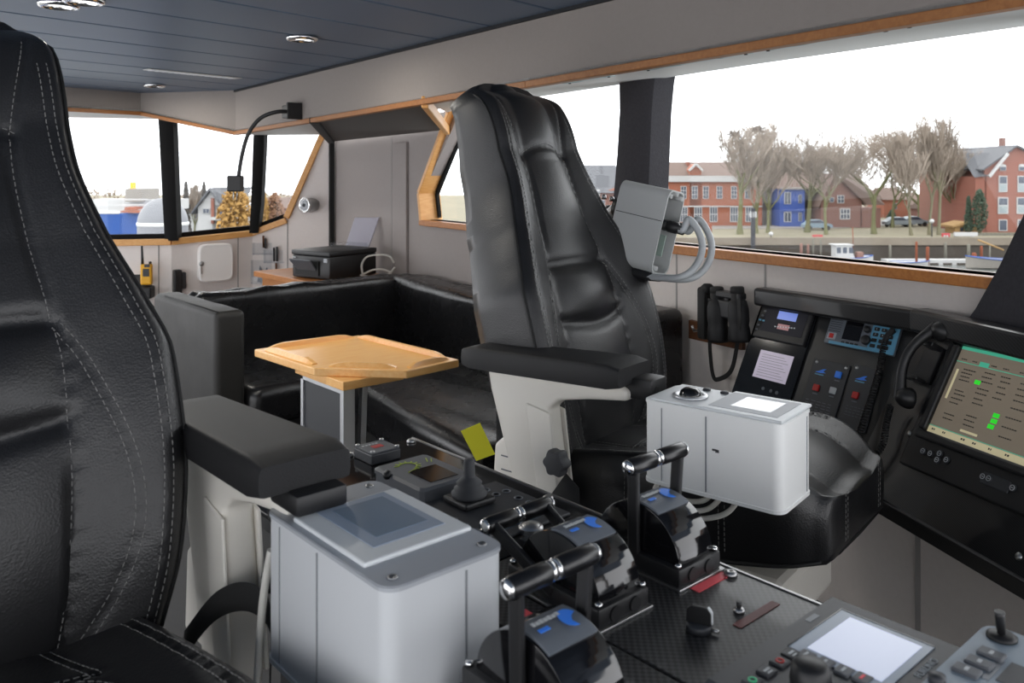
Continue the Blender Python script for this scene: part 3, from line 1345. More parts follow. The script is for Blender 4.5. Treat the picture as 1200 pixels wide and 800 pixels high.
    def rrect(x0, x1, y0, y1, r, n=6):
        out = []
        for cx, cy, a0 in ((x1 - r, y1 - r, 0), (x0 + r, y1 - r, 90), (x0 + r, y0 + r, 180), (x1 - r, y0 + r, 270)):
            for k in range(n + 1):
                a = radians(a0 + 90 * k / n)
                out.append((cx + r * cos(a), cy + r * sin(a)))
        return out
    m = MB()
    pl = rrect(bx0, bx1, by0, by1, rc)
    m.loft([[Vector((a, b, z)) for a, b in pl] for z in (bz0 + .006, bz1 - .006)])
    # upright profile joints
    ym = by0 + (by1 - by0) * .52
    for xx in (bx0 - .0005, bx1 + .0005):
        m.bx(xx - .0006, xx + .0006, ym - .0015, ym + .0015, bz0 + .01, bz1 - .012, mi=1)
        m.bx(xx - .0006, xx + .0006, by1 - .046, by1 - .044, bz0 + .01, bz1 - .012, mi=1)
    xm = bx1 - (bx1 - bx0) * .36 if boxside > 0 else bx1 - (bx1 - bx0) * .18
    m.bx(xm - .0015, xm + .0015, by0 - .0008, by0 + .001, bz0 + .01, bz1 - .012, mi=1)
    wb = 'whitebox' if kind == 1 else 'whitebox_lit'
    cb = finish('control_box', m, [wb, 'boxjoint'], t, smooth=40)
    m = MB()
    pl2 = rrect(bx0 - .002, bx1 + .002, by0 - .002, by1 + .002, rc + .002)
    m.loft([[Vector((a, b, z)) for a, b in pl2] for z in (bz1 - .006, bz1 - .001)], smooth=False)
    m.loft([[Vector((a * .985 + (bx0 + bx1) / 2 * .015, b * .99 + (by0 + by1) / 2 * .01, z)) for a, b in pl2] for z in (bz1 - .001, bz1)], smooth=False)
    finish('box_lid', m, 'lidgrey' if kind == 1 else wb, cb)
    m = MB()
    m.loft([[Vector((a, b, z)) for a, b in pl2] for z in (bz0, bz0 + .007)], smooth=False)
    finish('box_floor', m, wb, cb)
    if kind == 1:
        for a, b in ((bx0 + .022, by0 + .022), (bx1 - .022, by0 + .022), (bx0 + .022, by1 - .022), (bx1 - .022, by1 - .022)):
            m = MB()
            m.lathe((a, b, bz1), [(.0065, 0), (.0065, .0012), (.005, .0022), (.003, .0006), (0, .0006)], 14)
            finish('screw', m, 'steel', cb)
        dx0, dx1, dy0, dy1 = bx0 + .008, bx1 - .006, by0 + .062, by0 + .062 + .186
        mats = ('screenedge', 'screenblue')
    else:
        dx0, dx1, dy0, dy1 = bx0 - .001, bx1 + .001, by0 + .0, by0 + .168
        m = MB()
        for yy, zz, w, h in ((.139, .099, .006, .002), (.134, .0975, .004, .003)):
            m.bx(bx0 - .0004, bx0 + .001, by0 + yy - w, by0 + yy + w, bz0 + zz - h, bz0 + zz + h)
        finish('scratch_stain', m, 'rubber', cb)
        mats = ('lidgrey', 'screenrefl')
        m = MB()
        m.bx(bx0 + .006, bx1 - .006, dy1 + .002, by1 - .012, bz1, bz1 + .004, bev=.0015)
        finish('ball_plate', m, 'whiteplate', cb)
        c = ((bx0 + bx1) / 2 - .012, (dy1 + by1) / 2 - .008)
        m = MB()
        m.lathe((c[0], c[1], bz1 + .004), [(.020, .0), (.038, .0), (.038, .004), (.034, .006), (.024, .004), (.020, 0)], 32)
        finish('ball_ring', m, 'alu', cb)
        m = MB()
        m.lathe((c[0], c[1], bz1 + .002), [(.024, 0), (.024, .006), (.021, .014), (.013, .020), (0, .022)], 24)
        finish('tracker_ball', m, 'gloss', cb)
        for a in (-.012, .030):
            m = MB()
            m.lathe((bx1 - .025, c[1] + a - .035, bz1 + .004), [(.009, 0), (.009, .003), (.006, .005), (0, .005)], 16)
            finish('push_button', m, 'dark', cb)
    m = MB()
    m.bx(dx0, dx1, dy0, dy1, bz1, bz1 + .007, bev=.003)
    finish('display_frame', m, 'whiteplate', cb)
    W_, H_ = dx1 - dx0, dy1 - dy0
    if kind == 1:
        x0, x1, y0, y1 = dx0 + .19 * W_, dx0 + .86 * W_, dy1 - .84 * H_, dy1 - .035 * H_
        s0, s1, q0, q1 = dx0 + .30 * W_, dx0 + .79 * W_, dy1 - .72 * H_, dy1 - .11 * H_
    else:
        x0, x1, y0, y1 = dx0 + .12 * W_, dx0 + .90 * W_, dy0 + .10 * H_, dy1 - .03 * H_
        s0, s1, q0, q1 = dx0 + .26 * W_, dx0 + .78 * W_, dy0 + .24 * H_, dy1 - .26 * H_
    m = MB()
    m.bx(x0, x1, y0, y1, bz1 + .0068, bz1 + .0078)
    finish('screen_surround', m, mats[0], cb)
    m = MB()
    m.bx(s0, s1, q0, q1, bz1 + .0076, bz1 + .0083)
    finish('screen', m, mats[1], cb)
    # black bracket joining arm and box
    m = MB()
    ax = sg_arm = boxside * AO
    if kind == 1:
        m.bx(ax - .03, ax + .05, -.245, -.16, zs + .232, zs + .262, bev=.006)
        m.bx(ax - .02, ax + .04, max(by1 - .03, -.23), -.13, bz1 - .03, zs + .245, bev=.004)
    else:
        m.bx(ax - .01, ax + .06, -.265, -.19, zs + .226, zs + .274, bev=.006)
        m.cyl((ax + .012, -.264, zs + .25), (ax + .012, -.2665, zs + .25), .008, 12, mi=1)
    finish('arm_joint', m, ['black', 'seam'], t, smooth=40)
    return t, cb


chair1, cbox1 = make_chair('black leather helm chair filling the near left corner, white display box on its arm', .1975, 1.30, 0.0, .70,
                           (False, True), 1, (.3325, .5125, -.48, -.165, .715, .925, 1), 1)
chair2, cbox2 = make_chair('black leather helm chair before the side console, with tracker-ball box on its arm', 1.756, 1.525, radians(9.7), .667,
                           (True, False), -1, (-.402, -.240, -.590, -.285, .745, .920, 2), -1)
# white cable down the near box
T1 = WM[chair1.name]
m = MB()
m.tube(smoothpts([T1 @ Vector(p) for p in ((.345, -.157, .86), (.34, -.145, .80), (.335, -.14, .72), (.325, -.15, .62), (.32, -.16, .5))], 8), .006, 8)
finish('box_cable', m, 'cablewhite', chair1, world=True)
T2 = WM[chair2.name]
bz = .75
for P in (((-.36, -.32, bz), (-.365, -.31, bz - .04), (-.355, -.34, bz - .065), (-.33, -.40, bz - .06), (-.32, -.45, bz)),
          ((-.35, -.32, bz), (-.352, -.315, bz - .03), (-.34, -.34, bz - .05), (-.325, -.39, bz - .045), (-.32, -.42, bz)),
          ((-.37, -.31, bz), (-.378, -.295, bz - .045), (-.37, -.31, bz - .075), (-.35, -.36, bz - .085), (-.33, -.44, bz - .06), (-.32, -.48, bz))):
    m = MB()
    m.tube(smoothpts([T2 @ Vector(p) for p in P], 8), .0055, 8)
    finish('box_cable', m, 'cablewhite', chair2, world=True)
# ================================================================ CENTRE CONSOLE
CT = .80
X1 = 1.10
con = thing('centre_console', 'black carbon-fibre centre console between the two helm chairs', 'console', (.9, .9, 0))
outline = [(.60, -.3), (1.16, -.3), (1.16, .405), (X1, .45), (X1, 1.60), (.66, 1.60), (.66, 1.20), (.735, 1.18), (.735, .80), (.60, .79)]
m = MB()
m.poly_prism([Vector((a, b, CT - .03)) for a, b in outline], (0, 0, .022))
finish('edge_frame', m, 'black', con, world=True)
ins = [(.64, -.28), (1.12, -.28), (1.12, .39), (1.06, .44), (1.06, 1.56), (.76, 1.56), (.76, .82), (.64, .76)]
m = MB()
m.poly_prism([Vector((a, b, 0)) for a, b in ins], (0, 0, CT - .03))
finish('cabinet', m, 'black', con, world=True)
m = MB()
m.poly_prism([Vector(p) for p in ((.813, -.3, CT - .008), (1.16, -.3, CT - .008), (1.16, .405, CT - .008), (X1, .45, CT - .008), (X1, 1.0, CT - .008), (.813, 1.0, CT - .008))], (0, 0, .008), bev=.0015)
finish('top_plate', m, 'carbonsq', con, world=True)
m = MB()
m.poly_prism([Vector(p) for p in ((.60, -.3, CT - .008), (.8085, -.3, CT - .008), (.8085, 1.0, CT - .008), (.735, 1.0, CT - .008), (.735, .80, CT - .008), (.60, .79, CT - .008))], (0, 0, .008), bev=.0015)
finish('top_plate', m, 'carbonsq', con, world=True)
m = MB()
m.poly_prism([Vector(p) for p in ((X1, 1.004, CT - .008), (X1, 1.60, CT - .008), (.66, 1.60, CT - .008), (.66, 1.20, CT - .008), (.735, 1.18, CT - .008), (.735, 1.004, CT - .008))], (0, 0, .008), bev=.0015)
finish('top_plate', m, 'gloss', con, world=True)
# bright edge strip along the far side
m = MB()
m.bar((X1 + .002, .45, CT - .004), (X1 + .002, 1.60, CT - .004), .004, .012)
finish('edge_strip', m, 'steel', con, world=True)
for x, y in ((1.082, 1.575), (.93, 1.585), (1.082, .735), (1.082, 1.13)):
    m = MB()
    m.lathe((x, y, CT), [(.010, 0), (.010, .004), (.007, .007), (.003, .007), (0, .005)], 14)
    finish('bolt', m, 'steel', con, world=True)


def tape(px, py, x0, x1, label, mtl):
    p = pz(px, py, CT)
    m = MB()
    m.bx(p.x - x0 / 2, p.x + x0 / 2, p.y - x1 / 2, p.y + x1 / 2, CT + .0003, CT + .0012)
    return solo('label_tape', m, mtl, label, 'label', (p.x, p.y, CT))


tape(833, 682, .078, .016, 'bright red tape label stuck on the carbon top in front of the far throttle', 'redtape')
tape(887, 720, .095, .013, 'dull maroon tape label beside the small toggle on the carbon top', 'maroon')
tape(614, 721, .024, .020, 'tiny red square label behind the near throttle', 'redtape')


# ---- throttle heads
def logo(o, ex, ey, s, parent):
    ez = ex.cross(ey)
    pts = []
    for k in range(10):
        a = radians(20 + 250 * k / 9)
        pts.append(o + ex * (s * .5 * cos(a)) + ey * (s * .62 * sin(a)))
    pts.append(o + ex * (-s * .05) + ey * (-s * .2))
    pts.append(o + ex * (s * .15) + ey * (s * .05))
    m = MB()
    m.poly_prism(pts, ez * .0005)
    finish('blue_emblem', m, 'blue', parent, world=True)


def throttle(x, y, tilt, label):
    t = thing('throttle_lever', label, 'throttle', (x, y, CT), 0, 'throttle heads on the centre console')
    m = MB()
    m.bx(-.055, .055, -.092, .10, 0, .004, bev=.001)
    finish('base_flange', m, 'steel', t)
    m = MB()
    m.bx(-.051, .051, -.088, .096, .003, .030, bev=.004)
    for xx in (-.020, .020):
        m.cyl((xx, -.087, .016), (xx, -.0905, .016), .0105, 18)
    base = finish('base', m, 'black', t, smooth=40)
    for xx in (-.044, .044):
        for yy in (-.081, .089):
            m = MB()
            m.lathe((xx, yy, .030), [(.005, 0), (.005, .004), (.0035, .0055), (0, .0055)], 12)
            finish('corner_screw', m, 'chrome', base)
    m = MB()
    prof = [(-.080, .024)] + [(-.080 * cos(radians(a)), .026 + .074 * sin(radians(a))) for a in range(0, 181, 6)] + [(.080, .024)]
    m.poly_prism([Vector((-.041, a, b)) for a, b in prof], (.082, 0, 0), bev=.003, seg=2)
    finish('quadrant_dome', m, 'gloss', t, smooth=30)
    # label plate hugging the top of the dome
    m = MB()
    rings = []
    for a in range(62, 103, 4):
        c, s = -cos(radians(a)), sin(radians(a))
        r0, r1 = .0, .003
        p0 = Vector((0, .080 * c, .026 + .074 * s))
        nn = Vector((0, c, s))
        rings.append([p0 + Vector((-.037, 0, 0)), p0 + Vector((.037, 0, 0)), p0 + nn * .003 + Vector((.037, 0, 0)), p0 + nn * .003 + Vector((-.037, 0, 0))])
    m.loft(rings, smooth=False)
    pl = finish('label_plate', m, 'panelgrey', t)
    a = radians(84)
    o = Vector((x, y - .080 * cos(a), CT + .026 + .074 * sin(a))) + Vector((0, -cos(a), sin(a))) * .0042
    exx, eyy = Vector((1, 0, 0)), Vector((0, sin(a), cos(a)))
    logo(o + exx * .020 - eyy * .003, exx, eyy, .026, pl)
    m = MB()
    for k in range(7):
        m.frame_box(o + eyy * .010, exx, eyy, exx.cross(eyy), -.026 + k * .006, -.0215 + k * .006, -.003, .003 - .001 * (k % 2), 0, .0006)
    finish('maker_print', m, 'ink', pl, world=True)
    m = MB()
    m.frame_box(o - eyy * .002, exx, eyy, exx.cross(eyy), -.027, -.012, -.004, .002, 0, .0006)
    finish('blue_print', m, 'blue', pl, world=True)
    ang = radians(tilt)
    d = Vector((0, sin(ang), cos(ang)))
    piv = Vector((0, 0, .020))
    top = piv + d * .140
    for sg in (-1, 1):
        m = MB()
        m.bar(piv + Vector((sg * .0475, 0, 0)), top + Vector((sg * .054, 0, 0)), .009, .020, (0, cos(ang), -sin(ang)), bev=.003)
        lv = finish('lever_arm', m, 'black', t)
        m = MB()
        m.lathe(top + Vector((sg * .006, 0, 0)), [(.0105, 0), (.0125, .004), (.0125, .056), (.0105, .060)], 22, ax=(sg, 0, 0))
        gp = finish('handle_grip', m, 'grip', t)
        m = MB()
        m.lathe(top + Vector((sg * .0015, 0, 0)), [(.0085, 0), (.0115, .001), (.0115, .004), (.0095, .006), (.0095, .0075)], 20, ax=(sg, 0, 0))
        finish('inner_ring', m, 'chrome', gp)
        m = MB()
        m.lathe(top + Vector((sg * .0665, 0, 0)), [(.0105, -.002), (.0112, .001), (.009, .004), (0, .005)], 20, ax=(sg, 0, 0))
        finish('end_cap', m, 'chrome', gp)
    return t


throttle(1.035, .843, -2, 'black upright throttle farthest across the console, beside the far helm chair')
throttle(.866, .843, 66, 'middle black throttle with its T-handle laid back flat')
throttle(.655, .682, -2, 'near black throttle standing right in front of the white display box')

# ---- joystick unit
t = thing('joystick_panel', 'flat dark control panel with a small screen and a stubby grey joystick', 'control panel', (.955, 1.17, CT))
m = MB()
m.bx(-.095, .105, -.12, .085, 0, .006, bev=.002)
finish('panel_plate', m, 'dark', t)
m = MB()
m.bx(-.035, .052, -.098, -.045, .0055, .0075)
finish('panel_screen', m, 'screenblue', t)
for a, b in ((-.07, -.10), (-.07, -.07), (-.07, -.04), (-.07, -.01), (.08, -.10), (.08, -.07), (.08, -.04), (.08, -.01), (.06, .03), (.085, .03), (.06, .06)):
    m = MB()
    m.lathe((a, b, .006), [(.0085, 0), (.0085, .001), (.0062, .001), (.0062, 0)], 16)
    finish('key_ring', m, 'panelgrey', t)
m = MB()
m.bx(-.035, .035, 0, .07, .006, .018, bev=.004)
finish('stick_base', m, 'black', t)
m = MB()
m.lathe((0, .035, .018), [(.032, 0), (.033, .006), (.027, .009), (.028, .014), (.021, .018), (.024, .024), (.013, .034), (.011, .036), (.010, .062), (.0085, .066), (0, .067)], 24)
finish('joystick', m, 'rubber', t)

# ---- round chrome button between joystick and middle throttle
p = pz(622, 622, CT)
m = MB()
m.lathe((p.x, p.y, CT), [(.021, 0), (.021, .008), (.018, .011), (.015, .0105), (.013, .012), (0, .013)], 28)
solo('push_button', m, 'steel', 'round steel push button set in the console behind the middle throttle', 'button', (p.x, p.y, CT), smooth=40)

# ---- tilted display with lime markings
t = thing('rudder_display', 'low grey tilted display with lime-green markings near the aft end of the console', 'display', (.955, 1.347, CT))
m = MB()
m.loft([[Vector((a * .062, b * .082 + 0, z)) for a, b in ((-1, -.9), (-.9, -1), (.9, -1), (1, -.9), (1, .9), (.9, 1), (-.9, 1), (-1, .9))] for z in (0, .016)], smooth=False)
m.loft([[Vector((a * w, b * h, z)) for a, b in ((-1, -.9), (-.9, -1), (.9, -1), (1, -.9), (1, .9), (.9, 1), (-.9, 1), (-1, .9))] for w, h, z in ((.064, .084, .016), (.064, .084, .022), (.058, .078, .026))], smooth=False)
finish('housing', m, 'midgrey', t)
m = MB()
m.bx(-.028, .036, -.062, .012, .0258, .0272)
finish('screen', m, 'scrblack', t)
m = MB()
for k in range(9):
    a = radians(-70 + 220 * k / 8)
    c = Vector((-.010, .040, .0268))
    m.bar(c + Vector((cos(a), sin(a), 0)) * .017, c + Vector((cos(a), sin(a), 0)) * .027, .002, .001)
m.tube([Vector((-.010 + .018 * cos(a), .040 + .018 * sin(a), .0268)) for a in [radians(-70 + 22 * i) for i in range(11)]], .0010, 5)
m.bar((.034, .035, .0268), (.044, .055, .0268), .002, .001)
m.bar((.04, .03, .0268), (.05, .045, .0268), .002, .001)
m.bar((-.03, .008, .0268), (0, .02, .0268), .002, .001)
finish('lime_marking', m, 'lime', t)
m = MB()
m.lathe((-.062, .03, .020), [(.008, 0), (.009, .008), (.006, .012), (0, .013)], 14, ax=(-.5, 0, 1))
finish('dimmer_knob', m, 'black', t)

# ---- small bolted box with red sign
t = thing('alarm_box', 'small dark box with a red-marked lid at the aft corner of the console', 'alarm box', (.968, 1.535, CT))
m = MB()
m.bx(-.036, .036, -.036, .036, 0, .022, bev=.003)
finish('housing', m, 'dark', t)
m = MB()
m.bx(-.034, .034, -.034, .034, .022, .025, bev=.001)
ld = finish('lid', m, 'midgrey', t)
m = MB()
m.bx(-.012, .012, -.008, .008, .025, .0258)
finish('red_mark', m, 'red', ld)
m = MB()
for k in range(5):
    m.bx(-.026 + k * .008, -.021 + k * .008, .016, .020, .025, .0257)
finish('white_print', m, 'ink', ld)
for a in (-.03, .03):
    for b in (-.03, .03):
        m = MB()
        m.lathe((a, b - .0, .025), [(.005, 0), (.005, .003), (0, .004)], 12)
        finish('lid_screw', m, 'steel', ld)

# ---- dial between chair arm and box
t = thing('round_dial', 'dark round dial with white ticks seen between the near armrest and the white display box', 'gauge', (.705, 1.40, CT))
m = MB()
m.lathe((0, 0, 0), [(.040, 0), (.040, .006), (.036, .009), (.034, .007), (0, .007)], 32)
finish('dial_face', m, 'black', t)
m = MB()
for k in range(12):
    a = 2 * pi * k / 12
    m.bar((cos(a) * .024, sin(a) * .024, .0075), (cos(a) * .031, sin(a) * .031, .0075), .003, .001)
finish('ticks', m, 'ink', t)

# ---- rotary switch and toggle on the carbon top
p = pz(819, 738, CT)
t = thing('rotary_switch', 'black wing-handled rotary switch with a white edge on the carbon console top', 'switch', (p.x, p.y, CT), radians(20))
m = MB()
m.lathe((0, 0, 0), [(.017, 0), (.017, .008), (.014, .010), (0, .010)], 24)
finish('switch_base', m, 'dark', t)
m = MB()
m.poly_prism([Vector((-.003, a, b)) for a, b in ((-.017, .009), (.017, .009), (.016, .026), (.010, .032), (-.012, .032), (-.017, .026))], (.006, 0, 0), bev=.001)
w = finish('wing_handle', m, 'black', t)
m = MB()
m.poly_prism([Vector((-.002, a, b)) for a, b in ((-.0185, .012), (-.0165, .012), (-.0165, .026), (-.0115, .0325), (-.0135, .0335), (-.0185, .027))], (.004, 0, 0))
finish('white_pointer', m, 'whiteplate', w)
m = MB()
m.cyl((.0, -.017, .004), (.0, -.027, .004), .0025, 8)
finish('set_screw', m, 'steel', t)
p = pz(866, 717, CT)
t = thing('toggle_switch', 'tiny black toggle with a pale collar beside the maroon tape', 'switch', (p.x, p.y, CT))
m = MB()
m.lathe((0, 0, 0), [(.008, 0), (.008, .004), (.005, .006), (0, .006)], 14)
finish('collar', m, 'steel', t)
m = MB()
m.tube([(0, 0, .004), (.0, .0, .015)], .0035, 10, rs=[.003, .004])
finish('toggle', m, 'black', t)

# ---- autopilot display at the forward end
ZD = .828
t = thing('autopilot_display', 'dark grey display unit with a glowing pale screen at the forward end of the console', 'display', (.955, .495, CT))
m = MB()
x0, x1, y0, y1 = .80, 1.085, .408, .576
m.loft([[Vector((a, b, z)) for a, b in ((x0 - g, y0 - g), (x1 + g, y0 - g), (x1 + g, y1 + g), (x0 - g, y1 + g))] for g, z in ((.0, CT), (.002, ZD - .006), (-.002, ZD))], smooth=False)
body = finish('housing', m, 'dark', t, world=True)
m = MB()
m.bx(.928, 1.058, .430, .548, ZD - .0002, ZD + .0012)
finish('screen_surround', m, 'screenedge', t, world=True)
m = MB()
m.bx(.941, 1.047, .440, .531, ZD + .001, ZD + .002)
finish('screen', m, 'screenwhite', t, world=True)
m = MB()
m.bx(.928, 1.06, .548, .5495, ZD, ZD + .0018)
m.bx(1.058, 1.0595, .43, .549, ZD, ZD + .0018)
finish('screen_rim', m, 'scrblack', t, world=True)
text_part('maker_lettering', 'FURUNO', .0125, Vector((1.008, .4185, ZD + .0006)), Vector((1, 0, 0)), Vector((0, 1, 0)), 'ink', t)
for k, (a, mt) in enumerate(((.833, 'keygreen'), (.862, 'ink'), (.890, 'red'), (.915, 'ink'))):
    m = MB()
    m.bx(a - .010, a + .010, .528, .546, ZD - .001, ZD + .003, bev=.0015)
    kk = finish('soft_key', m, 'dark', t, world=True)
    m = MB()
    if mt == 'ink':
        m.bx(a - .005, a + .005, .5355, .5385, ZD + .003, ZD + .0036)
        m.bx(a - .005, a + .003, .531, .533, ZD + .003, ZD + .0036)
    else:
        m.lathe((a, .537, ZD + .0029), [(.0055, 0), (.0055, .0007), (.003, .0007), (.003, 0)], 12)
    finish('key_mark', m, mt, kk, world=True)
for k in range(4):
    p = pz(945 + k * 22, 769 + k * 9, ZD)
    m = MB()
    m.bx(p.x - .010, p.x + .010, p.y - .009, p.y + .009, ZD - .001, ZD + .003, bev=.0015)
    kk = finish('soft_key', m, 'midgrey', t, world=True)
    m = MB()
    m.bx(p.x - .005, p.x + .005, p.y - .001, p.y + .002, ZD + .003, ZD + .0036)
    finish('key_mark', m, 'ink' if k != 3 else 'redtape', kk, world=True)
p = pz(950, 803, ZD)
m = MB()
m.lathe((p.x, p.y, ZD), [(.022, 0), (.023, .006), (.021, .022), (.016, .026), (0, .027)], 28)
finish('course_knob', m, 'black', t, world=True)
m = MB()
p = pz(952, 724, ZD)
m.bx(p.x - .012, p.x + .012, p.y - .004, p.y + .004, ZD, ZD + .0005)
finish('model_print', m, 'panelgrey', t, world=True)

# ---- grey keypad with mini stick
ZK = .842
t = thing('keypad_controller', 'blue-grey keypad unit with a tiny black joystick beside the glowing pale display', 'controller', (1.03, .29, CT))
m = MB()
pl = []
for cx, cy, a0 in ((1.143 - .02, .402 - .02, 0), (.92, .402 - .02, 90), (.92, .17, 180), (1.143 - .02, .17, 270)):
    for k in range(6):
        a = radians(a0 + 18 * k)
        pl.append((cx + .02 * cos(a), cy + .02 * sin(a)))
m.loft([[Vector((a, b, z)) for a, b in pl] for z in (CT, ZK - .004)] + [[Vector(((a - 1.02) * .985 + 1.02, (b - .29) * .985 + .29, ZK)) for a, b in pl]], smooth=False)
finish('housing', m, 'keypadgrey', t, world=True)
p = pz(1174, 747, ZK)
m = MB()
m.lathe((p.x, p.y, ZK), [(.017, 0), (.017, .003), (.012, .006), (0, .006)], 22)
finish('stick_boot', m, 'black', t, world=True)
m = MB()
m.tube([(p.x, p.y, ZK), (p.x - .001, p.y + .002, ZK + .026), (p.x - .001, p.y + .002, ZK + .031)], .005, 12, rs=[.0045, .0055, .0062])
finish('mini_stick', m, 'black', t, world=True)
for px, py in ((1162, 768), (1148, 778), (1133, 787)):
    p = pz(px, py, ZK)
    m = MB()
    m.bx(p.x - .010, p.x + .010, p.y - .014, p.y + .014, ZK - .001, ZK + .004, bev=.002)
    kk = finish('key', m, 'midgrey', t, world=True)
    m = MB()
    m.bx(p.x - .004, p.x + .004, p.y - .002, p.y + .002, ZK + .004, ZK + .0045)
    finish('key_print', m, 'ink', kk, world=True)
p = pz(1164, 785, ZK)
m = MB()
m.bx(p.x - .026, p.x + .026, p.y - .004, p.y + .004, ZK, ZK + .0006)
finish('name_strip', m, 'panelgrey', t, world=True)
p = pz(1192, 790, ZK)
m = MB()
m.bx(p.x - .03, p.x + .02, p.y - .022, p.y + .012, ZK, ZK + .001)
finish('small_screen', m, 'dark', t, world=True)
p = pz(1098, 799, ZK)
m = MB()
m.lathe((p.x, p.y, ZK), [(.009, 0), (.009, .008), (0, .009)], 16)
finish('small_knob', m, 'dark', t, world=True)

# ================================================================ SIDE CONSOLE ON THE WINDOW WALL
fex = -E_S
fey = (E_N * -.459 + UP * .888).normalized()
fez = (E_N * .888 + UP * .459).normalized()
FO = wf(.19, .02, .945)


def fp(x, y):
    p = hitp(x, y, FO, fez) - FO
    return p.dot(fex), p.dot(fey)


def fq(a, b, h=0):
    return FO + fex * a + fey * b + fez * h


def fbox(m, a0, a1, b0, b1, h0, h1, bev=0.0, mi=0):
    m.frame_box(FO, fex, fey, fez, a0, a1, b0, b1, h0, h1, bev, 2, mi)


def frect(pts):
    q = [fp(*p) for p in pts]
    n = len(q) // 2
    a0 = (q[0][0] + q[3][0]) / 2
    a1 = (q[1][0] + q[2][0]) / 2
    b1 = (q[0][1] + q[1][1]) / 2
    b0 = (q[2][1] + q[3][1]) / 2
    return a0, a1, b0, b1


side = thing('side_console', 'black carbon-fibre instrument console along the wall below the big window', 'console', wf(-.5, 0, 0))
prof = [(0.001, 1.0), (.02, 1.0), (.02, .945), (.25, .50), (.25, .475), (.04, .43), (0.001, .43)]
m = MB()
FRAME1 = (FO, fex, fey, fez)
HG = hitp(1085, 372, FO, fez)
ph_, tl_ = radians(19), radians(29)
N2 = (E_N * cos(ph_) + E_S * sin(ph_)).normalized()
X2 = (E_N * sin(ph_) - E_S * cos(ph_)).normalized()
_z = (N2 * cos(tl_) + UP * sin(tl_)).normalized()
_y = _z.cross(X2).normalized()
ro = radians(1.8)
FRAME2 = (HG, (X2 * cos(ro) + _y * sin(ro)).normalized(), (_y * cos(ro) - X2 * sin(ro)).normalized(), _z)
sH = (HG - P0).dot(E_S)


def use(fr):
    global FO, fex, fey, fez
    FO, fex, fey, fez = fr


m.poly_prism([wf(.19, a, b) for a, b in prof], E_S * (sH - .19))
finish('sloped_panel', m, 'carbon', side, world=True)
m = MB()
tp_, bt_ = HG - _y * .045, HG - _y * .525
m.poly_prism([tp_, bt_, bt_ - UP * .03, bt_ - UP * .07 - N2 * .16, tp_ - N2 * .012 - UP * .1, tp_ - N2 * .014], X2 * 1.15)
finish('sloped_panel', m, 'carbon', side, world=True)
m = MB()
m.bar(wf(.19, .033, .978), wf(sH, .033, .978), .062, .062, bev=.010)
finish('top_ledge', m, 'carbon', side, world=True)
m = MB()
lg = wf(sH, .037, .982)
m.bar(lg, lg + X2 * 1.15, .066, .066, bev=.010)
m.poly_prism([wf(sH, .002, .985), wf(sH, .06, .985), lg + X2 * 1.13, wf(-1.4, .002, .985)], UP * .02)
finish('top_ledge', m, 'carbon', side, world=True)
m = MB()
m.bar(wf(.19, .245, .487), wf(sH, .245, .487), .02, .04, bev=.003)
m.bar(bt_ - UP * .015, bt_ - UP * .015 + X2 * 1.15, .02, .04, bev=.003)
finish('bottom_edge', m, 'black', side, world=True)
# raised radar mounting plate edge
for x, y in ((1072, 375), (1066, 508), (1112, 413), (1031, 568), (1194, 652), (1062, 376)):
    use(FRAME1 if x in (1062, 1072) else FRAME2)
    a, b = fp(x, y)
    m = MB()
    m.lathe(fq(a, b), [(.009, 0), (.009, .002), (.005, .005), (0, .005)], 12, ax=fez)
    finish('panel_screw', m, 'steel', side, world=True)
# multi-pin socket
a, b = fp(1073, 572)
t = thing('panel_socket', 'small black round socket with four studs low on the sloped side console', 'socket', fq(a, b))
m = MB()
m.lathe(fq(a, b), [(.012, 0), (.012, .012), (.008, .014), (0, .010)], 18, ax=fez)
finish('socket_body', m, 'black', t, world=True)
for k in range(4):
    an = pi / 4 + k * pi / 2
    m = MB()
    m.lathe(fq(a + .019 * cos(an), b + .019 * sin(an)), [(.004, 0), (.004, .004), (0, .005)], 10, ax=fez)
    finish('stud', m, 'steel', t, world=True)

use(FRAME1)
# left black unit holding two screens
A0, A1_, B0, B1 = frect([(896, 357), (958, 366), (929, 474), (855, 464)])
t = thing('screen_panel', 'black panel with a small media screen above a lavender square screen', 'control panel', fq((A0 + A1_) / 2, (B0 + B1) / 2))
m = MB()
fbox(m, A0, A1_, B0, B1, -.002, .008, bev=.003)
finish('face_plate', m, 'gloss', t, world=True)
a0, a1, b0, b1 = frect([(898, 359), (959, 366), (946, 405), (884, 398)])
m = MB()
fbox(m, a0, a1, b0, b1, .006, .020, bev=.004)
u = finish('media_unit', m, 'black', t, world=True)
m = MB()
c0, c1, d0, d1 = frect([(903, 364), (952, 370), (944, 397), (894, 391)])
fbox(m, c0, c1, d0, d1, .0195, .0208)
finish('media_screen', m, 'scrdark', u, world=True)
m = MB()
c0, c1, d0, d1 = frect([(917.5, 367.5), (940, 370), (937, 379), (914.5, 377)])
fbox(m, c0, c1, d0, d1, .0206, .0214)
finish('picture', m, 'skyblue', u, world=True)
m = MB()
c0, c1, d0, d1 = frect([(917, 382), (930, 384), (928, 390), (914, 388)])
fbox(m, c0, c1, d0, d1, .0206, .0214)
finish('rose_picture', m, 'pink', u, world=True)
m = MB()
for k in range(8):
    a, b = fp(912 + k * 3.2, 385 + k * .3)
    fbox(m, a, a + .006, b - .002, b + .002, .0206, .0218)
finish('caption', m, 'ink', u, world=True)
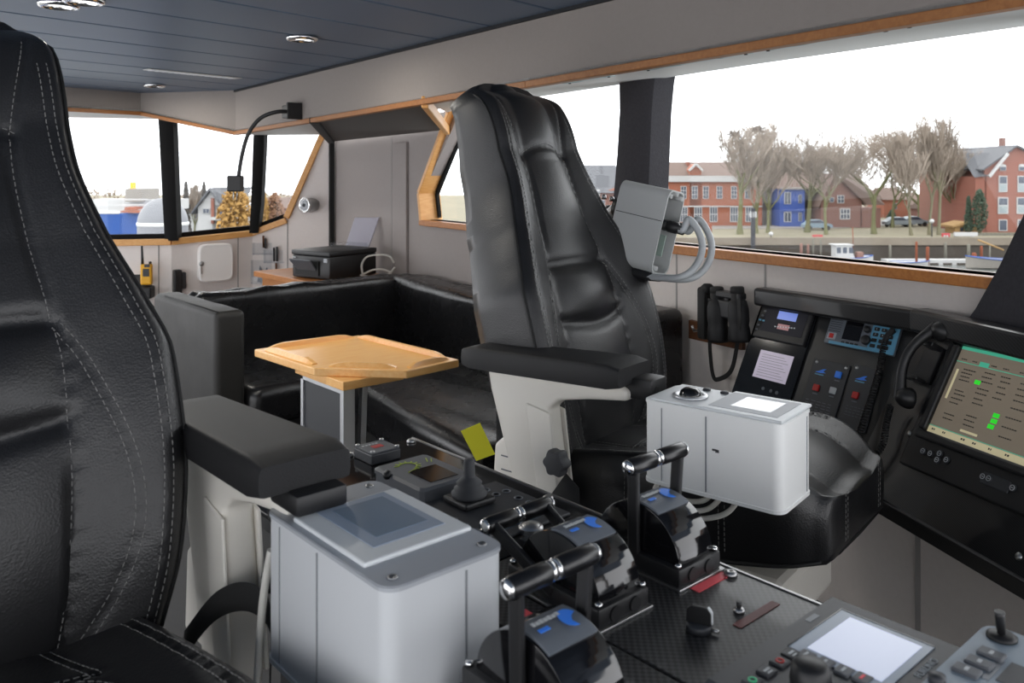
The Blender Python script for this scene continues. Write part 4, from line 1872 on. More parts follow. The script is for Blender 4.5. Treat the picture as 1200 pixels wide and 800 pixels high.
for k, (x, y) in enumerate(((901, 367), (898, 372), (895, 377), (899, 378), (893, 383), (891, 388))):
    a, b = fp(x, y)
    m = MB()
    fbox(m, a - .005, a + .005, b - .003, b + .003, .0195, .0212)
    finish('media_key', m, 'keyblue' if k in (2, 3) else 'midgrey', u, world=True)
m = MB()
c0, c1, d0, d1 = frect([(893.7, 412), (932.5, 417.5), (922.5, 450.5), (883, 442.5)])
fbox(m, c0, c1, d0, d1, .0075, .0095)
finish('square_screen', m, 'screenlav', t, world=True)
m = MB()
for k in range(9):
    dd = d0 + (d1 - d0) * (k + 1) / 10.5
    fbox(m, c0 + .012, c1 - .012 - .01 * (k % 3), dd, dd + .0012, .0093, .0098)
finish('screen_lines', m, 'panelgrey', t, world=True)
for x, y in ((896, 456), (905, 459), (912, 461)):
    a, b = fp(x, y)
    m = MB()
    m.lathe(fq(a, b, .008), [(.006, 0), (.006, .001), (0, .001)], 12, ax=fez)
    finish('touch_key', m, 'panelgrey', t, world=True)

# radio telephone with blue keypad
a0, a1, b0, b1 = frect([(975, 369), (1060, 377.5), (1051, 418), (969, 404)])
t = thing('radio_telephone', 'marine radio panel with a light blue number keypad and a small black screen', 'radio', fq((a0 + a1) / 2, (b0 + b1) / 2))
m = MB()
fbox(m, a0, a1, b0, b1, 0, .012, bev=.004)
finish('housing', m, 'panelgrey', t, world=True)
m = MB()
k0 = a0 + (a1 - a0) * .63
fbox(m, k0, a1 - .001, b0 + .001, b1 - .001, .010, .0135, bev=.004)
fbox(m, a0 + .02, k0 + .01, b0 + .001, b0 + .010, .011, .0135)
finish('keypad', m, 'keyblue', t, world=True)
W_, H_ = a1 - a0, b1 - b0
m = MB()
fbox(m, a0 + W_ * .25, a0 + W_ * .50, b0 + H_ * .22, b1 - H_ * .06, .0115, .0130)
finish('screen', m, 'scrblack', t, world=True)
m = MB()
for k in range(8):
    bb = b1 - H_ * (.08 + .07 * k)
    fbox(m, a0 + W_ * .03, a0 + W_ * .20, bb - .002, bb, .0115, .013)
finish('speaker_grille', m, 'dark', t, world=True)
m = MB()
fbox(m, a0 + W_ * .035, a0 + W_ * .16, b0 + H_ * .14, b0 + H_ * .36, .0115, .015, bev=.002)
d = finish('distress_guard', m, 'lidgrey', t, world=True)
m = MB()
fbox(m, a0 + W_ * .07, a0 + W_ * .13, b0 + H_ * .18, b0 + H_ * .32, .0148, .0165)
finish('distress_key', m, 'red', d, world=True)
for k in range(4):
    m = MB()
    aa = a0 + W_ * (.26 + .065 * k)
    fbox(m, aa, aa + W_ * .045, b0 + H_ * .10, b0 + H_ * .15, .0115, .0145, bev=.001)
    finish('soft_key', m, 'black', t, world=True)
for r in range(5):
    for c in range(3):
        if r == 4 and c == 2:
            continue
        aa = a0 + W_ * (.70 + .10 * c)
        bb = b1 - H_ * (.14 + .17 * r)
        m = MB()
        wdt = W_ * (.036 if not (r == 4 and c == 1) else .075)
        m.frame_box(FO, fex, fey, fez, aa - W_ * .036, aa - W_ * .036 + 2 * wdt, bb - H_ * .055, bb + H_ * .055, .0125, .0165, .0025)
        kk = finish('number_key', m, 'black', t, world=True)
        if r < 3:
            text_part('digit', str(r * 3 + c + 1), .007, fq(aa, bb, .0167), fex, fey, 'ink', kk, .0002)
for sx, sy, rr in ((.575, .62, .010), (.60, .30, .015)):
    m = MB()
    m.lathe(fq(a0 + W_ * sx, b0 + H_ * sy, .012), [(rr, 0), (rr, .010), (rr * .8, .013), (0, .013)], 20, ax=fez)
    finish('knob', m, 'black', t, world=True)
for k in range(3):
    m = MB()
    fbox(m, a0 + W_ * .55, a0 + W_ * .60, b1 - H_ * (.10 + .11 * k), b1 - H_ * (.04 + .11 * k), .0115, .0145, bev=.001)
    finish('soft_key', m, 'dark', t, world=True)
c0, c1, d0, d1 = frect([(997.5, 364), (1041, 369), (1040, 372.5), (996.5, 367.3)])
m = MB()
fbox(m, c0, c1, d0 - .003, d1 + .003, 0.0002, .0015)
solo('name_strip', m, 'keypadgrey', 'pale blank name strip above the radio with the blue keypad', 'label', fq((c0 + c1) / 2, (d0 + d1) / 2))

# two thruster alarm panels
def alarm_panel(quad, keys, logos, label):
    a0, a1, b0, b1 = frect(quad)
    t = thing('alarm_keypad', label, 'control panel', fq((a0 + a1) / 2, (b0 + b1) / 2))
    m = MB()
    fbox(m, a0, a1, b0 - .05, b1, 0, .005, bev=.0015)
    finish('face_plate', m, 'dark', t, world=True)
    for x, y, c in keys:
        a, b = fp(x, y)
        m = MB()
        fbox(m, a - .0105, a + .0105, b - .0105, b + .0105, .004, .011, bev=.002)
        finish('key', m, c, t, world=True)
        m = MB()
        fbox(m, a - .009, a + .009, b - .020, b - .0165, .005, .0055)
        finish('key_print', m, 'panelgrey', t, world=True)
    for x, y in logos:
        a, b = fp(x, y)
        m = MB()
        m.poly_prism([fq(a + p, b + q, .005) for p, q in ((-.018, -.002), (-.006, .003), (.008, .011), (.018, .013), (.010, .004), (.020, .0), (.0, -.003))], fez * .001)
        finish('blue_emblem', m, 'blue', t, world=True)
        m = MB()
        fbox(m, a - .018, a + .014, b - .010, b - .006, .005, .0055)
        finish('print_line', m, 'keyblue', t, world=True)
    m = MB()
    bb = b0 + .016
    for r in range(4):
        for k in range(5):
            w = (a1 - a0 - .03) / 5
            fbox(m, a0 + .014 + k * w, a0 + .014 + k * w + w * (.55 + .08 * ((k * 3 + r) % 4)), bb - r * .009, bb - r * .009 + .0016, .005, .0054)
    finish('printed_text', m, 'panelgrey', t, world=True)
    for a, b in ((a0 + .012, b1 - .010), (a1 - .012, b1 - .010)):
        m = MB()
        m.lathe(fq(a, b, .005), [(.006, 0), (.005, .002), (0, .002)], 12, ax=fez)
        finish('screw', m, 'steel', t, world=True)


alarm_panel([(953, 421), (997, 427), (983, 482), (941, 475)], [(984, 440, 'blue'), (958, 455, 'red'), (977.5, 458.5, 'ink')], [(962.5, 436.5)],
            'dark switch panel with blue, red and white keys below the radio')
alarm_panel([(1001, 427.5), (1034, 433), (1022, 488), (987, 482)], [(1004, 464, 'red')], [(1010, 445)],
            'dark switch panel with a single red key behind the coiled cord')

# telephone handset with cradle and coiled cord
use(FRAME2)
a, b = fp(1086, 425)
t = thing('telephone_handset', 'black telephone handset hanging on its cradle beside the radar screen', 'telephone', fq(a, b))
m = MB()
a2, b2 = fp(1090, 430)
fbox(m, a2 - .035, a2 + .03, b2 - .05, b2 + .06, 0, .012, bev=.003)
fbox(m, a2 - .045, a2 + .02, b2 - .055, b2 - .043, .01, .045, bev=.003)
fbox(m, a2 - .012, a2 + .03, b2 + .045, b2 + .06, .01, .05, bev=.003)
finish('cradle', m, 'black', t, world=True)
h0, h1 = fp(1071, 475), fp(1114, 393)
dv = Vector((h1[0] - h0[0], h1[1] - h0[1]))
pts, rs = [], []
for k in range(25):
    q = k / 24
    aa = h0[0] + dv.x * q - .018 * sin(pi * q)
    bb = h0[1] + dv.y * q + .006 * sin(pi * q)
    hh = .05 + .028 * sin(pi * q)
    pts.append(fq(aa, bb, hh))
    rs.append(.013 + .006 * abs(2 * q - 1) ** 3)
m = MB()
m.tube(pts, .013, 14, rs=rs)
hs = finish('handle', m, 'black', t, world=True, smooth=50)
for (aa, bb), s in ((h0, -1), (h1, 1)):
    m = MB()
    o = fq(aa + .012, bb - .002 * s, .058)
    ax = (fez * -1 + fex * .35 + fey * (-.3 * s)).normalized()
    m.lathe(o, [(.0, -.014), (.014, -.012), (.023, -.002), (.0275, .010), (.029, .022), (.026, .030), (.02, .033), (0, .030)], 26, ax=ax)
    finish('earpiece' if s > 0 else 'mouthpiece', m, 'black', t, world=True)


def coil(name, pts, r, turns, wr, parent, mtl='black'):
    P = smoothpts(pts, 30)
    n = turns * 8
    out = []
    for i in range(n + 1):
        f = i / n * (len(P) - 1)
        k = min(int(f), len(P) - 2)
        p = P[k].lerp(P[k + 1], f - k)
        tn = (P[k + 1] - P[k]).normalized()
        u = tn.orthogonal().normalized()
        v = tn.cross(u)
        a = 2 * pi * i / 8
        out.append(p + u * (r * cos(a)) + v * (r * sin(a)))
    m = MB()
    m.tube(out, wr, 5)
    return finish(name, m, mtl, parent, world=True)


def fw(x, y, h):
    return fq(*fp(x, y), h)


coil('coiled_cord', [fw(1058, 392, .035), fw(1048, 405, .035), fw(1040, 436, .03), (fw(1030, 472, .03)), fw(1019, 512, .035), fw(1012, 545, .03)], .008, 62, .0025, t)
coil('coiled_cord', [fw(1058, 482, .045), fw(1050, 502, .035), fw(1043, 528, .03), fw(1024, 552, .035), fw(1012, 558, .03)], .008, 36, .0025, t)

# radar monitor
q00, q10 = fp(1136.5, 409), fp(1200, 423)
q01 = fp(1089, 507)
ra0 = (q00[0] + q01[0]) / 2
rb1 = (q00[1] + q10[1]) / 2
rb0 = q01[1]
rw = (rb1 - rb0) * 1.30
ra1 = ra0 + rw
t = thing('radar_monitor', 'large black radar monitor with a tan screen of text rows and green boxes', 'monitor', fq((ra0 + ra1) / 2, (rb0 + rb1) / 2))
m = MB()
fbox(m, ra0 - .055, ra1 + .055, rb0 - .105, rb1 + .045, 0, .012, bev=.008)
finish('housing', m, 'black', t, world=True)
m = MB()
bw = .024
fbox(m, ra0 - bw, ra1 + bw, rb1, rb1 + bw, .010, .030, bev=.006)
fbox(m, ra0 - bw, ra1 + bw, rb0 - bw, rb0, .010, .030, bev=.006)
fbox(m, ra0 - bw, ra0, rb0, rb1, .010, .030, bev=.006)
fbox(m, ra1, ra1 + bw, rb0, rb1, .010, .030, bev=.006)
finish('bezel', m, 'black', t, world=True)
m = MB()
fbox(m, ra0, ra1, rb0, rb1, .010, .016)
scr = finish('radar_screen', m, 'screentan', t, world=True)
RH = rb1 - rb0


def rs(u0, u1, v0, v1, mtl, nm, h=.0165):
    """u from the left edge, v from the top, in screen heights"""
    m = MB()
    fbox(m, ra0 + u0 * RH, ra0 + u1 * RH, rb1 - v1 * RH, rb1 - v0 * RH, .0155, h)
    finish(nm, m, mtl, scr, world=True)


rs(0, 1.3, 0, .035, 'teal', 'title_bar')
rs(0, 1.3, .17, .178, 'teal', 'tab_line')
rs(.30, .42, .125, .17, 'teal', 'active_tab')
rs(0, 1.3, .915, .922, 'teal', 'status_line')
rs(.0, 1.3, .925, 1.0, 'cream2', 'status_bar')
rs(.045, .075, .26, .60, 'cream2', 'side_scale')
rs(.40, .62, .86, .885, 'cream2', 'prompt_box')
for u, v in ((.33, .325), (.70, .60), (.70, .66), (.69, .72)):
    rs(u, u + .075, v, v + .045, 'green', 'green_box')
rnd = random.Random(5)


def rtxt(u, v, n, sz=.012):
    m = MB()
    for k in range(n):
        w = rnd.uniform(.012, .028)
        fbox(m, ra0 + u * RH, ra0 + (u + w) * RH, rb1 - (v + sz) * RH, rb1 - v * RH, .0158, .0166)
        u += w + .008
    finish('text_row', m, 'inkdark', scr, world=True)


for u, vs_, n in ((.13, (.24, .28, .32, .36, .48, .52, .57, .62, .75, .80), 5), (.40, (.22, .27, .32, .40, .45, .51, .56, .70, .75, .80), 5), (.62, (.22, .27, .33, .39, .45), 4), (.85, (.24, .3, .36, .42, .5, .6, .7, .8), 6)):
    for v in vs_:
        rtxt(u + rnd.uniform(-.01, .01), v, n)
for u in (.05, .2, .45, .6, .8, 1.0):
    rtxt(u, .135, 3)
    rtxt(u, .945, 2, .02)
for x, y in ((1086.5, 531), (1095, 534), (1106, 534), (1103, 541.5), (1114, 541.5), (1157, 561), (1164, 563.5), (1192, 574.5)):
    a, b = fp(x, y)
    m = MB()
    m.lathe(fq(a, b, .012), [(.0095, 0), (.0095, .003), (.008, .004), (0, .004)], 16, ax=fez)
    kk = finish('control_key', m, 'dark', t, world=True)
    m = MB()
    m.lathe(fq(a, b, .0158), [(.0068, 0), (.0068, .0006), (.0052, .0006), (.0052, 0)], 14, ax=fez)
    fbox(m, a - .0032, a + .0032, b - .0008, b + .0008, .016, .0165)
    finish('key_ring', m, 'ink', kk, world=True)
a, b = fp(1176, 568)
m = MB()
fbox(m, a - .05, a + .03, b - .017, b + .012, .011, .015, bev=.003)
finish('control_strip', m, 'dark', t, world=True)
# ================================================================ SOFA CORNER
def cushion(m, o, ex, ey, ez, x0, x1, y0, y1, z0_, z1, r=.035, n=5, puff=.0, nx=14, ny=8):
    """soft box with rounded edges and slightly domed top"""
    m.frame_box(o, ex, ey, ez, x0, x1, y0, y1, z0_, z1 - puff * .0, bev=r, seg=n)


def wrinkled(name, m, mtl, parent, amp, f, seed, world=True, cuts=4):
    bm = m.bm
    bm.normal_update()
    bmesh.ops.subdivide_edges(bm, edges=[e for e in bm.edges if e.calc_length() > .05], cuts=cuts, use_grid_fill=True)
    bm.normal_update()
    from mathutils import noise
    for v in bm.verts:
        p = v.co * f + Vector((seed, 0, 0))
        p.z *= .35
        d = noise.noise(p) * amp + noise.noise(p * 2.3) * amp * .5
        v.co += v.normal * d
    return finish(name, m, mtl, parent, world, smooth=60)


X_, Y_ = Vector((1, 0, 0)), Vector((0, 1, 0))
O_ = Vector((0, 0, 0))
WO = wf(0, 0, 0)
sofa = thing('corner_sofa', 'black leather L-shaped corner sofa around the small wooden table', 'sofa', (2.1, 3.9, 0))
m = MB()
cushion(m, O_, X_, Y_, UP, 1.46, 1.60, 3.62, 4.42, .10, .80, r=.03)
bmn = m.bm
arm = wrinkled('armrest', m, 'sofaside', sofa, .004, 6, 1)
m = MB()
m.tube([(1.58, 3.628, .12), (1.58, 3.628, .76)], .006, 8)
m.tube([(1.48, 3.628, .12), (1.48, 3.628, .76)], .006, 8)
m.tube([(1.48, 3.64, .795), (1.48, 4.3, .798)], .005, 8)
finish('piping', m, 'seam', arm, world=True)
m = MB()
cushion(m, O_, X_, Y_, UP, 1.60, 2.92, 4.20, 4.40, .12, .80, r=.045)
for bmv in m.bm.verts:
    pass
wrinkled('backrest', m, 'sofa', sofa, .020, 13, 4, cuts=10)
m = MB()
cushion(m, O_, X_, Y_, UP, 1.62, 2.30, 3.60, 4.23, .26, .44, r=.05)
wrinkled('seat_cushion', m, 'sofa', sofa, .018, 9, 9, cuts=7)
m = MB()
cushion(m, WO, E_S, E_N, UP, .72, 2.80, .24, .88, .24, .44, r=.05)
wrinkled('seat_cushion', m, 'sofa', sofa, .022, 9, 12, cuts=10)
m = MB()
cushion(m, WO, E_S, E_N, UP, .70, 2.86, .03, .26, .12, .80, r=.045)
wrinkled('backrest', m, 'sofa', sofa, .018, 12, 17, cuts=10)
m = MB()
cushion(m, WO, E_S, E_N, UP, .55, .72, .03, .80, .10, .885, r=.035)
finish('armrest', m, 'sofa', sofa, world=True, smooth=50)
m = MB()
m.bx(1.50, 2.30, 3.64, 4.38, 0, .27)
m.frame_box(WO, E_S, E_N, UP, .57, 2.85, .05, .84, 0, .25)
finish('base', m, 'blackmatte', sofa, world=True)

# ================================================================ TABLE
TZ = .745
tp = [pz(298, 409, TZ), pz(421, 392.5, TZ), pz(538, 421, TZ), pz(477, 434, TZ), pz(368, 431, TZ)]
tc_ = sum(tp, Vector()) / 5
tab = thing('saloon_table', 'small light beech table with raised fiddle rails and cut corner, in front of the sofa', 'table', (tc_.x, tc_.y, 0))
m = MB()
m.poly_prism([p - UP * .028 for p in tp], UP * .028, bev=.004)
finish('tabletop', m, 'beech', tab, world=True)
for i in range(5):
    a, b = tp[i], tp[(i + 1) % 5]
    inn = (tc_ - (a + b) / 2)
    d = (b - a).normalized()
    nn = Vector((-d.y, d.x, 0))
    if nn.dot(inn) < 0:
        nn = -nn
    ln = (b - a).length
    g = .045 if ln > .3 else .03
    a2, b2 = a + d * g + nn * .028, b - d * g + nn * .028
    m = MB()
    L_ = (b2 - a2).length
    prof = [(-.012, 0), (.012, 0), (.008, .017), (-.006, .017)]
    rings = []
    for t_, sc in ((0, .25), (.03, .8), (.06, 1), (L_ - .06, 1), (L_ - .03, .8), (L_, .25)):
        rings.append([a2 + d * t_ + nn * x + UP * (z * sc) for x, z in prof])
    m.loft(rings, smooth=False)
    finish('fiddle_rail', m, 'beech', tab, world=True)
m = MB()
m.bx(1.42, 1.66, 2.46, 2.80, TZ - .058, TZ - .028, bev=.003)
finish('top_support', m, 'brownwood' if False else 'beech', tab, world=True)
m = MB()
m.bx(1.432, 1.448, 2.49, 2.75, 0, .68)
finish('leg_panel', m, 'panelfab' if 'panelfab' in M else 'dark', tab, world=True)
m = MB()
m.bx(1.425, 1.47, 2.468, 2.49, 0, .69, bev=.002)
finish('leg_post', m, 'alu', tab, world=True)
m = MB()
m.bx(1.425, 1.455, 2.75, 2.768, 0, .69, bev=.002)
finish('leg_post', m, 'alu', tab, world=True)
m = MB()
m.bx(1.425, 1.455, 2.47, 2.768, .672, .69, bev=.002)
finish('top_rail', m, 'alu', tab, world=True)
m = MB()
m.bar((1.535, 2.52, .69), (1.495, 2.50, 0), .022, .022, (0, 1, 0), bev=.002)
finish('leg_post', m, 'alu', tab, world=True)

# yellow card behind the far chair
m = MB()
dd = 2.62
m.poly_prism([pd(x, y, dd) for x, y in ((540, 505), (562.5, 495.5), (580, 532), (558, 540))], FWD * .003)
solo('yellow_card', m, 'yellow', 'bright yellow paper card sticking out behind the far helm chair', 'card', pd(560, 520, dd))

# ================================================================ PRINTER SHELF
m = MB()
m.bx(2.46, 3.02, 4.46, 5.45, .715, .752, bev=.004)
m.bx(2.50, 3.0, 4.50, 5.40, 0, .715)
solo('shelf_unit', m, 'trim', 'pale wooden shelf behind the sofa carrying the printer', 'shelf', (2.7, 4.95, 0))
pr = thing('printer', 'black inkjet printer on the shelf behind the sofa', 'printer', (2.73, 4.86, .752))
m = MB()
m.bx(2.53, 2.94, 4.69, 5.03, .756, .895, bev=.010)
m.bx(2.525, 2.94, 4.685, 5.035, .896, .928, bev=.008)
finish('housing', m, 'black', pr, world=True, smooth=40)
m = MB()
m.bx(2.520, 2.532, 4.78, 4.99, .775, .865)
finish('tray_opening', m, 'seam', pr, world=True)
m = MB()
m.poly_prism([Vector(p) for p in ((2.526, 4.80, .800), (2.526, 4.97, .800), (2.46, 4.98, .872), (2.46, 4.79, .872))][::-1], (.004, 0, .006))
finish('output_flap', m, 'midgrey', pr, world=True)
m = MB()
m.bx(2.522, 2.530, 4.705, 4.735, .862, .885)
finish('power_key', m, 'lidgrey', pr, world=True)
m = MB()
m.bx(2.522, 2.526, 4.99, 5.02, .878, .884)
finish('maker_print', m, 'ink', pr, world=True)
m = MB()
m.bx(2.80, 2.93, 4.76, 4.98, .926, .955, bev=.004)
finish('paper_support', m, 'clear', pr, world=True)
pr.rotation_euler.z = radians(14)
pr.location.y -= .02
d_ = 5.75
m = MB()
m.poly_prism([pd(405, 287, d_ - .1), pd(415.5, 255.5, d_), pd(443.5, 255.5, d_), pd(432, 289, d_ - .1)], (.012, .004, .004))
solo('paper_stack', m, 'paper', 'stack of lilac-white paper standing in the rear feed of the printer', 'paper', pd(424, 288, d_ - .1))
m = MB()
cd = 5.35
m.tube(smoothpts([pd(x, y, cd) for x, y in ((425, 322), (424, 310), (430, 301), (443, 298.5), (456, 300), (462, 308))], 8), .007, 6)
m.tube(smoothpts([pd(x, y, cd) for x, y in ((422, 322), (440, 325), (455, 321), (463, 313))], 8), .007, 6)
m.tube(smoothpts([pd(x, y, cd) for x, y in ((426, 321), (438, 316), (450, 316), (458, 320), (446, 324))], 8), .007, 6)
solo('power_cable', m, 'cablewhite', 'loose white cable looped behind the sofa next to the printer', 'cable', pd(440, 322, cd))

# ================================================================ THINGS ON THE AFT WALL
nBi = -nB.normalized()
nCi = -nC.normalized()
nAi = -outA.normalized()


def bpx(x, y, h=0.0):
    return hitp(x, y, K1 + nBi * h, nBi)


def cpx(x, y, h=0.0):
    return hitp(x, y, K2 + nCi * h, nCi)


def apx2(x, y, h=0.0):
    return hitp(x, y, K1 + nAi * h, nAi)


ub = (bpx(270, 300) - bpx(231, 300))
c = bpx(250.5, 307)
ub.z = 0
wB = ub.length
exB = ub.normalized()
hB = (bpx(250, 285) - bpx(250, 328)).z
cab = thing('wall_cabinet', 'white key cabinet with a rounded door on the aft wall under the window', 'cabinet', c)
pl = []
for k in range(40):
    a = 2 * pi * k / 40
    q = lambda v: abs(v) ** .34 * (1 if v > 0 else -1)
    pl.append((q(cos(a)) * wB / 2, q(sin(a)) * hB / 2))
m = MB()
m.poly_prism([c + exB * a + UP * b for a, b in pl], nBi * .05)
finish('cabinet_body', m, 'cabwhite', cab, world=True)
m = MB()
m.loft([[c + exB * (a * s) + UP * (b * s) + nBi * h for a, b in pl] for s, h in ((1.03, .03), (1.04, .05), (1.0, .062), (.93, .066), (.92, .062))], smooth=False)
dr = finish('cabinet_door', m, 'cabwhite', cab, world=True)
m = MB()
lk = bpx(236, 309, .062)
m.lathe(lk, [(.018, 0), (.018, .006), (0, .006)], 14, ax=nBi)
m.frame_box(lk, exB, UP, nBi, -.004, .004, -.075, -.02, .003, .008)
finish('lock', m, 'steel', dr, world=True)

hh = thing('handset_holder', 'small black microphone holder on the aft wall left of the white cabinet', 'holder', bpx(208, 330))
m = MB()
m.frame_box(bpx(206.5, 330), exB, UP, nBi, -.028, .028, -.09, .09, 0, .06, bev=.008)
finish('holder_body', m, 'black', hh, world=True)
m = MB()
m.frame_box(bpx(213, 328), exB, UP, nBi, -.02, .02, -.06, .06, 0, .045, bev=.006)
finish('clip', m, 'dark', hh, world=True)

exC = Vector((-nCi.y, nCi.x, 0))
if exC.dot(RIGHT) < 0:
    exC = -exC
rd = thing('handheld_radio', 'yellow and black handheld radio upright in its charger on the aft wall', 'radio', cpx(172, 340, .06))
m = MB()
m.frame_box(cpx(172, 321, .07), exC, UP, nCi, -.038, .038, -.075, .072, -.02, .03, bev=.010)
finish('radio_body', m, 'radioyellow', rd, world=True)
m = MB()
m.frame_box(cpx(172.5, 320, .07), exC, UP, nCi, -.022, .022, -.02, .035, .028, .034, bev=.002)
m.frame_box(cpx(172.5, 311, .07), exC, UP, nCi, -.012, .026, -.01, .012, .028, .034, bev=.002)
finish('radio_face', m, 'dark', rd, world=True)
m = MB()
m.tube([cpx(167, 311, .07), cpx(166.3, 288, .07)], .01, 8, rs=[.011, .007])
finish('antenna', m, 'black', rd, world=True)
m = MB()
m.lathe(cpx(176, 310, .07), [(.01, 0), (.01, .022), (0, .024)], 10)
finish('volume_knob', m, 'black', rd, world=True)
ch = thing('radio_charger', 'black charger cup with a cable holding the yellow radio', 'charger', cpx(171, 342))
m = MB()
m.frame_box(cpx(170.5, 339, 0), exC, UP, nCi, -.068, .068, -.055, .03, 0, .12, bev=.010)
finish('cup', m, 'black', ch, world=True)
m = MB()
m.frame_box(cpx(165, 331, 0), exC, UP, nCi, -.05, .05, -.06, .06, 0, .035, bev=.008)
finish('wall_plate', m, 'black', ch, world=True)
m = MB()
m.tube(smoothpts([cpx(169, 346, .05), cpx(172, 353, .03), cpx(179, 359, .02), cpx(186, 364, .02)], 6), .008, 6)
finish('charger_cable', m, 'black', ch, world=True)

# clear organiser with pens
exA = Vector((-nAi.y, nAi.x, 0))
if exA.dot(RIGHT) < 0:
    exA = -exA
og = thing('pen_organizer', 'clear acrylic pocket organiser on the aft wall beside the printer', 'organiser', apx2(312, 300))
for (x, y, w, h) in ((309, 291, .075, .045), (322, 300, .075, .05), (308, 318, .08, .09)):
    m = MB()
    m.frame_box(apx2(x, y), exA, UP, nAi, -w, w, -h, h, .035, .04, bev=.002)
    m.frame_box(apx2(x, y), exA, UP, nAi, -w, w, -h, -h + .008, .004, .04)
    m.frame_box(apx2(x, y), exA, UP, nAi, -w, -w + .006, -h, h, .004, .04)
    finish('pocket', m, 'clear', og, world=True)
for k, (x, y0, y1, c_, nm) in enumerate(((308.5, 276, 290, 'brownwood', 'brown pencil standing in the top pocket of the clear organiser'), (311, 279, 291, 'dark', 'dark pen standing next to the brown pencil in the clear organiser'),
                                        (321, 290, 306, 'black', 'black pen in the lower right pocket of the clear organiser'), (324.5, 289, 306, 'dark', 'dark grey pen beside the black pen in the lower right pocket'),
                                        (323.5, 308, 318, 'brownwood', 'thin brown stick hanging below the lower right pocket'))):
    m = MB()
    m.tube([apx2(x, y0, .02), apx2(x + .3, y1, .02)], .008, 8)
    solo('pen', m, c_, nm, 'pen', apx2(x, y1, .02), 'pens in the clear organiser')
m = MB()
a0_ = apx2(312, 318, .022)
m.poly_prism([apx2(x, y, .012) for x, y in ((302, 330), (305, 311), (309, 320), (313, 313), (320, 332))], nAi * .012)
solo('brochure', m, 'panelgrey', 'grey folded brochure slipped in the bottom pocket of the clear organiser', 'brochure', apx2(310, 330, .012))

# round steel fitting
c = apx2(367, 240)
t = thing('wall_lamp', 'round steel drum-shaped lamp fitting on the light aft wall beside the sloping window edge', 'wall lamp', c)
axl = (nAi * .75 - exA * .45 - UP * .0).normalized()
m = MB()
m.lathe(c, [(.048, -.02), (.048, .02), (.055, .025), (.055, .085), (.050, .088)], 28, ax=axl)
finish('drum', m, 'steel', t, world=True)
m = MB()
m.lathe(c, [(.060, .082), (.060, .096), (.046, .098), (.044, .090)], 28, ax=axl)
finish('front_ring', m, 'chrome', t, world=True)
m = MB()
m.lathe(c, [(.044, .088), (.030, .094), (.012, .094), (0, .088)], 24, ax=axl)
finish('lens', m, 'lidgrey', t, world=True)
m = MB()
m.bar(c + axl * .099 + exA * .008, c + axl * .099 - exA * .008, .006, .003, axl)
m.lathe(c, [(.014, .094), (.014, .100), (0, .100)], 12, ax=axl)
finish('centre_stud', m, 'dark', t, world=True)

# ================================================================ BINOCULARS ON THE SIDE WALL
exW = -E_S
sB, zB = ws(842, 388)
bo = wf(sB, 0, zB)
t = thing('binocular_rack', 'brown wooden board on the light wall holding the binoculars', 'rack', bo)
s0_, zt_ = ws(811, 368)
s1_, zb_ = ws(874, 410)
m = MB()
m.frame_box(wf(0, 0, 0), E_S, E_N, UP, s1_, s0_, 0, .02, zb_ - .0, zt_ - .02, bev=.003)
finish('backboard', m, 'brownwood', t, world=True)
for q_ in (.3, .7):
    m = MB()
    o_h = wf(s1_ + (s0_ - s1_) * q_, .02, zt_ - .045)
    m.tube([o_h, o_h + E_N * .05, o_h + E_N * .06 + UP * .02], .005, 8)
    finish('hook', m, 'steel', t, world=True)
b = thing('binoculars', 'large black rubber binoculars hanging with their strap on the brown board', 'binoculars', wpx(850, 400, .07))


def wn(x, y, n):
    return wpx(x, y, n)


for k, (x0_, x1_, nn) in enumerate(((838, 841, .085), (862, 866, .085))):
    a1 = wn(x0_ + 2, 341, nn)
    a2 = wn(x1_ + 1, 400, nn)
    ax = (a2 - a1)
    L_ = ax.length
    m = MB()
    m.lathe(a1, [(.019, 0), (.024, .004), (.024, .03), (.030, .034), (.036, .06), (.037, .10), (.034, .12), (.037, .13), (.040, L_ - .01), (.037, L_), (.030, L_ - .004), (0, L_ - .01)], 26, ax=ax)
    br_ = finish('barrel', m, 'pad', b, world=True)
    m = MB()
    m.lathe(a1, [(.020, -.016), (.024, -.012), (.025, .006), (.019, .008)], 22, ax=ax)
    finish('eyecup', m, 'blackmatte', br_, world=True)
m = MB()
ca, cb_ = wn(853, 345, .085), wn(854, 388, .085)
m.frame_box((ca + cb_) / 2, E_S, E_N, UP, -.05, .05, -.020, .018, -.02, .045, bev=.008)
m.cyl(ca + UP * .008, ca - UP * .04, .014, 16)
m.frame_box(ca, E_S, E_N, UP, -.07, .07, -.02, .02, -.012, .012, bev=.006)
finish('bridge', m, 'black', b, world=True)
m = MB()
m.frame_box(wn(827, 367, .05), E_S, E_N, UP, -.022, .020, -.025, .03, -.095, .10, bev=.012)
m.lathe(wn(829, 340, .055), [(.018, -.01), (.024, 0), (.024, .014), (.014, .024), (0, .024)], 18)
finish('side_pouch', m, 'blackmatte', b, world=True)
strap = smoothpts([wn(832, 350, .11), wn(832, 385, .10), wn(832.5, 412, .08), wn(836, 440, .06), wn(843, 444, .06), wn(857, 434, .07), wn(864, 405, .09), wn(867, 375, .115), wn(866, 350, .11)], 8)
m = MB()
rg = []
for i, p in enumerate(strap):
    tn = (strap[min(i + 1, len(strap) - 1)] - strap[max(i - 1, 0)]).normalized()
    w = tn.cross(E_N).normalized() * .008
    rg.append([p + w, p + w + E_N * .003, p - w + E_N * .003, p - w])
m.loft(rg, smooth=False)
finish('neck_strap', m, 'blackmatte', b, world=True)

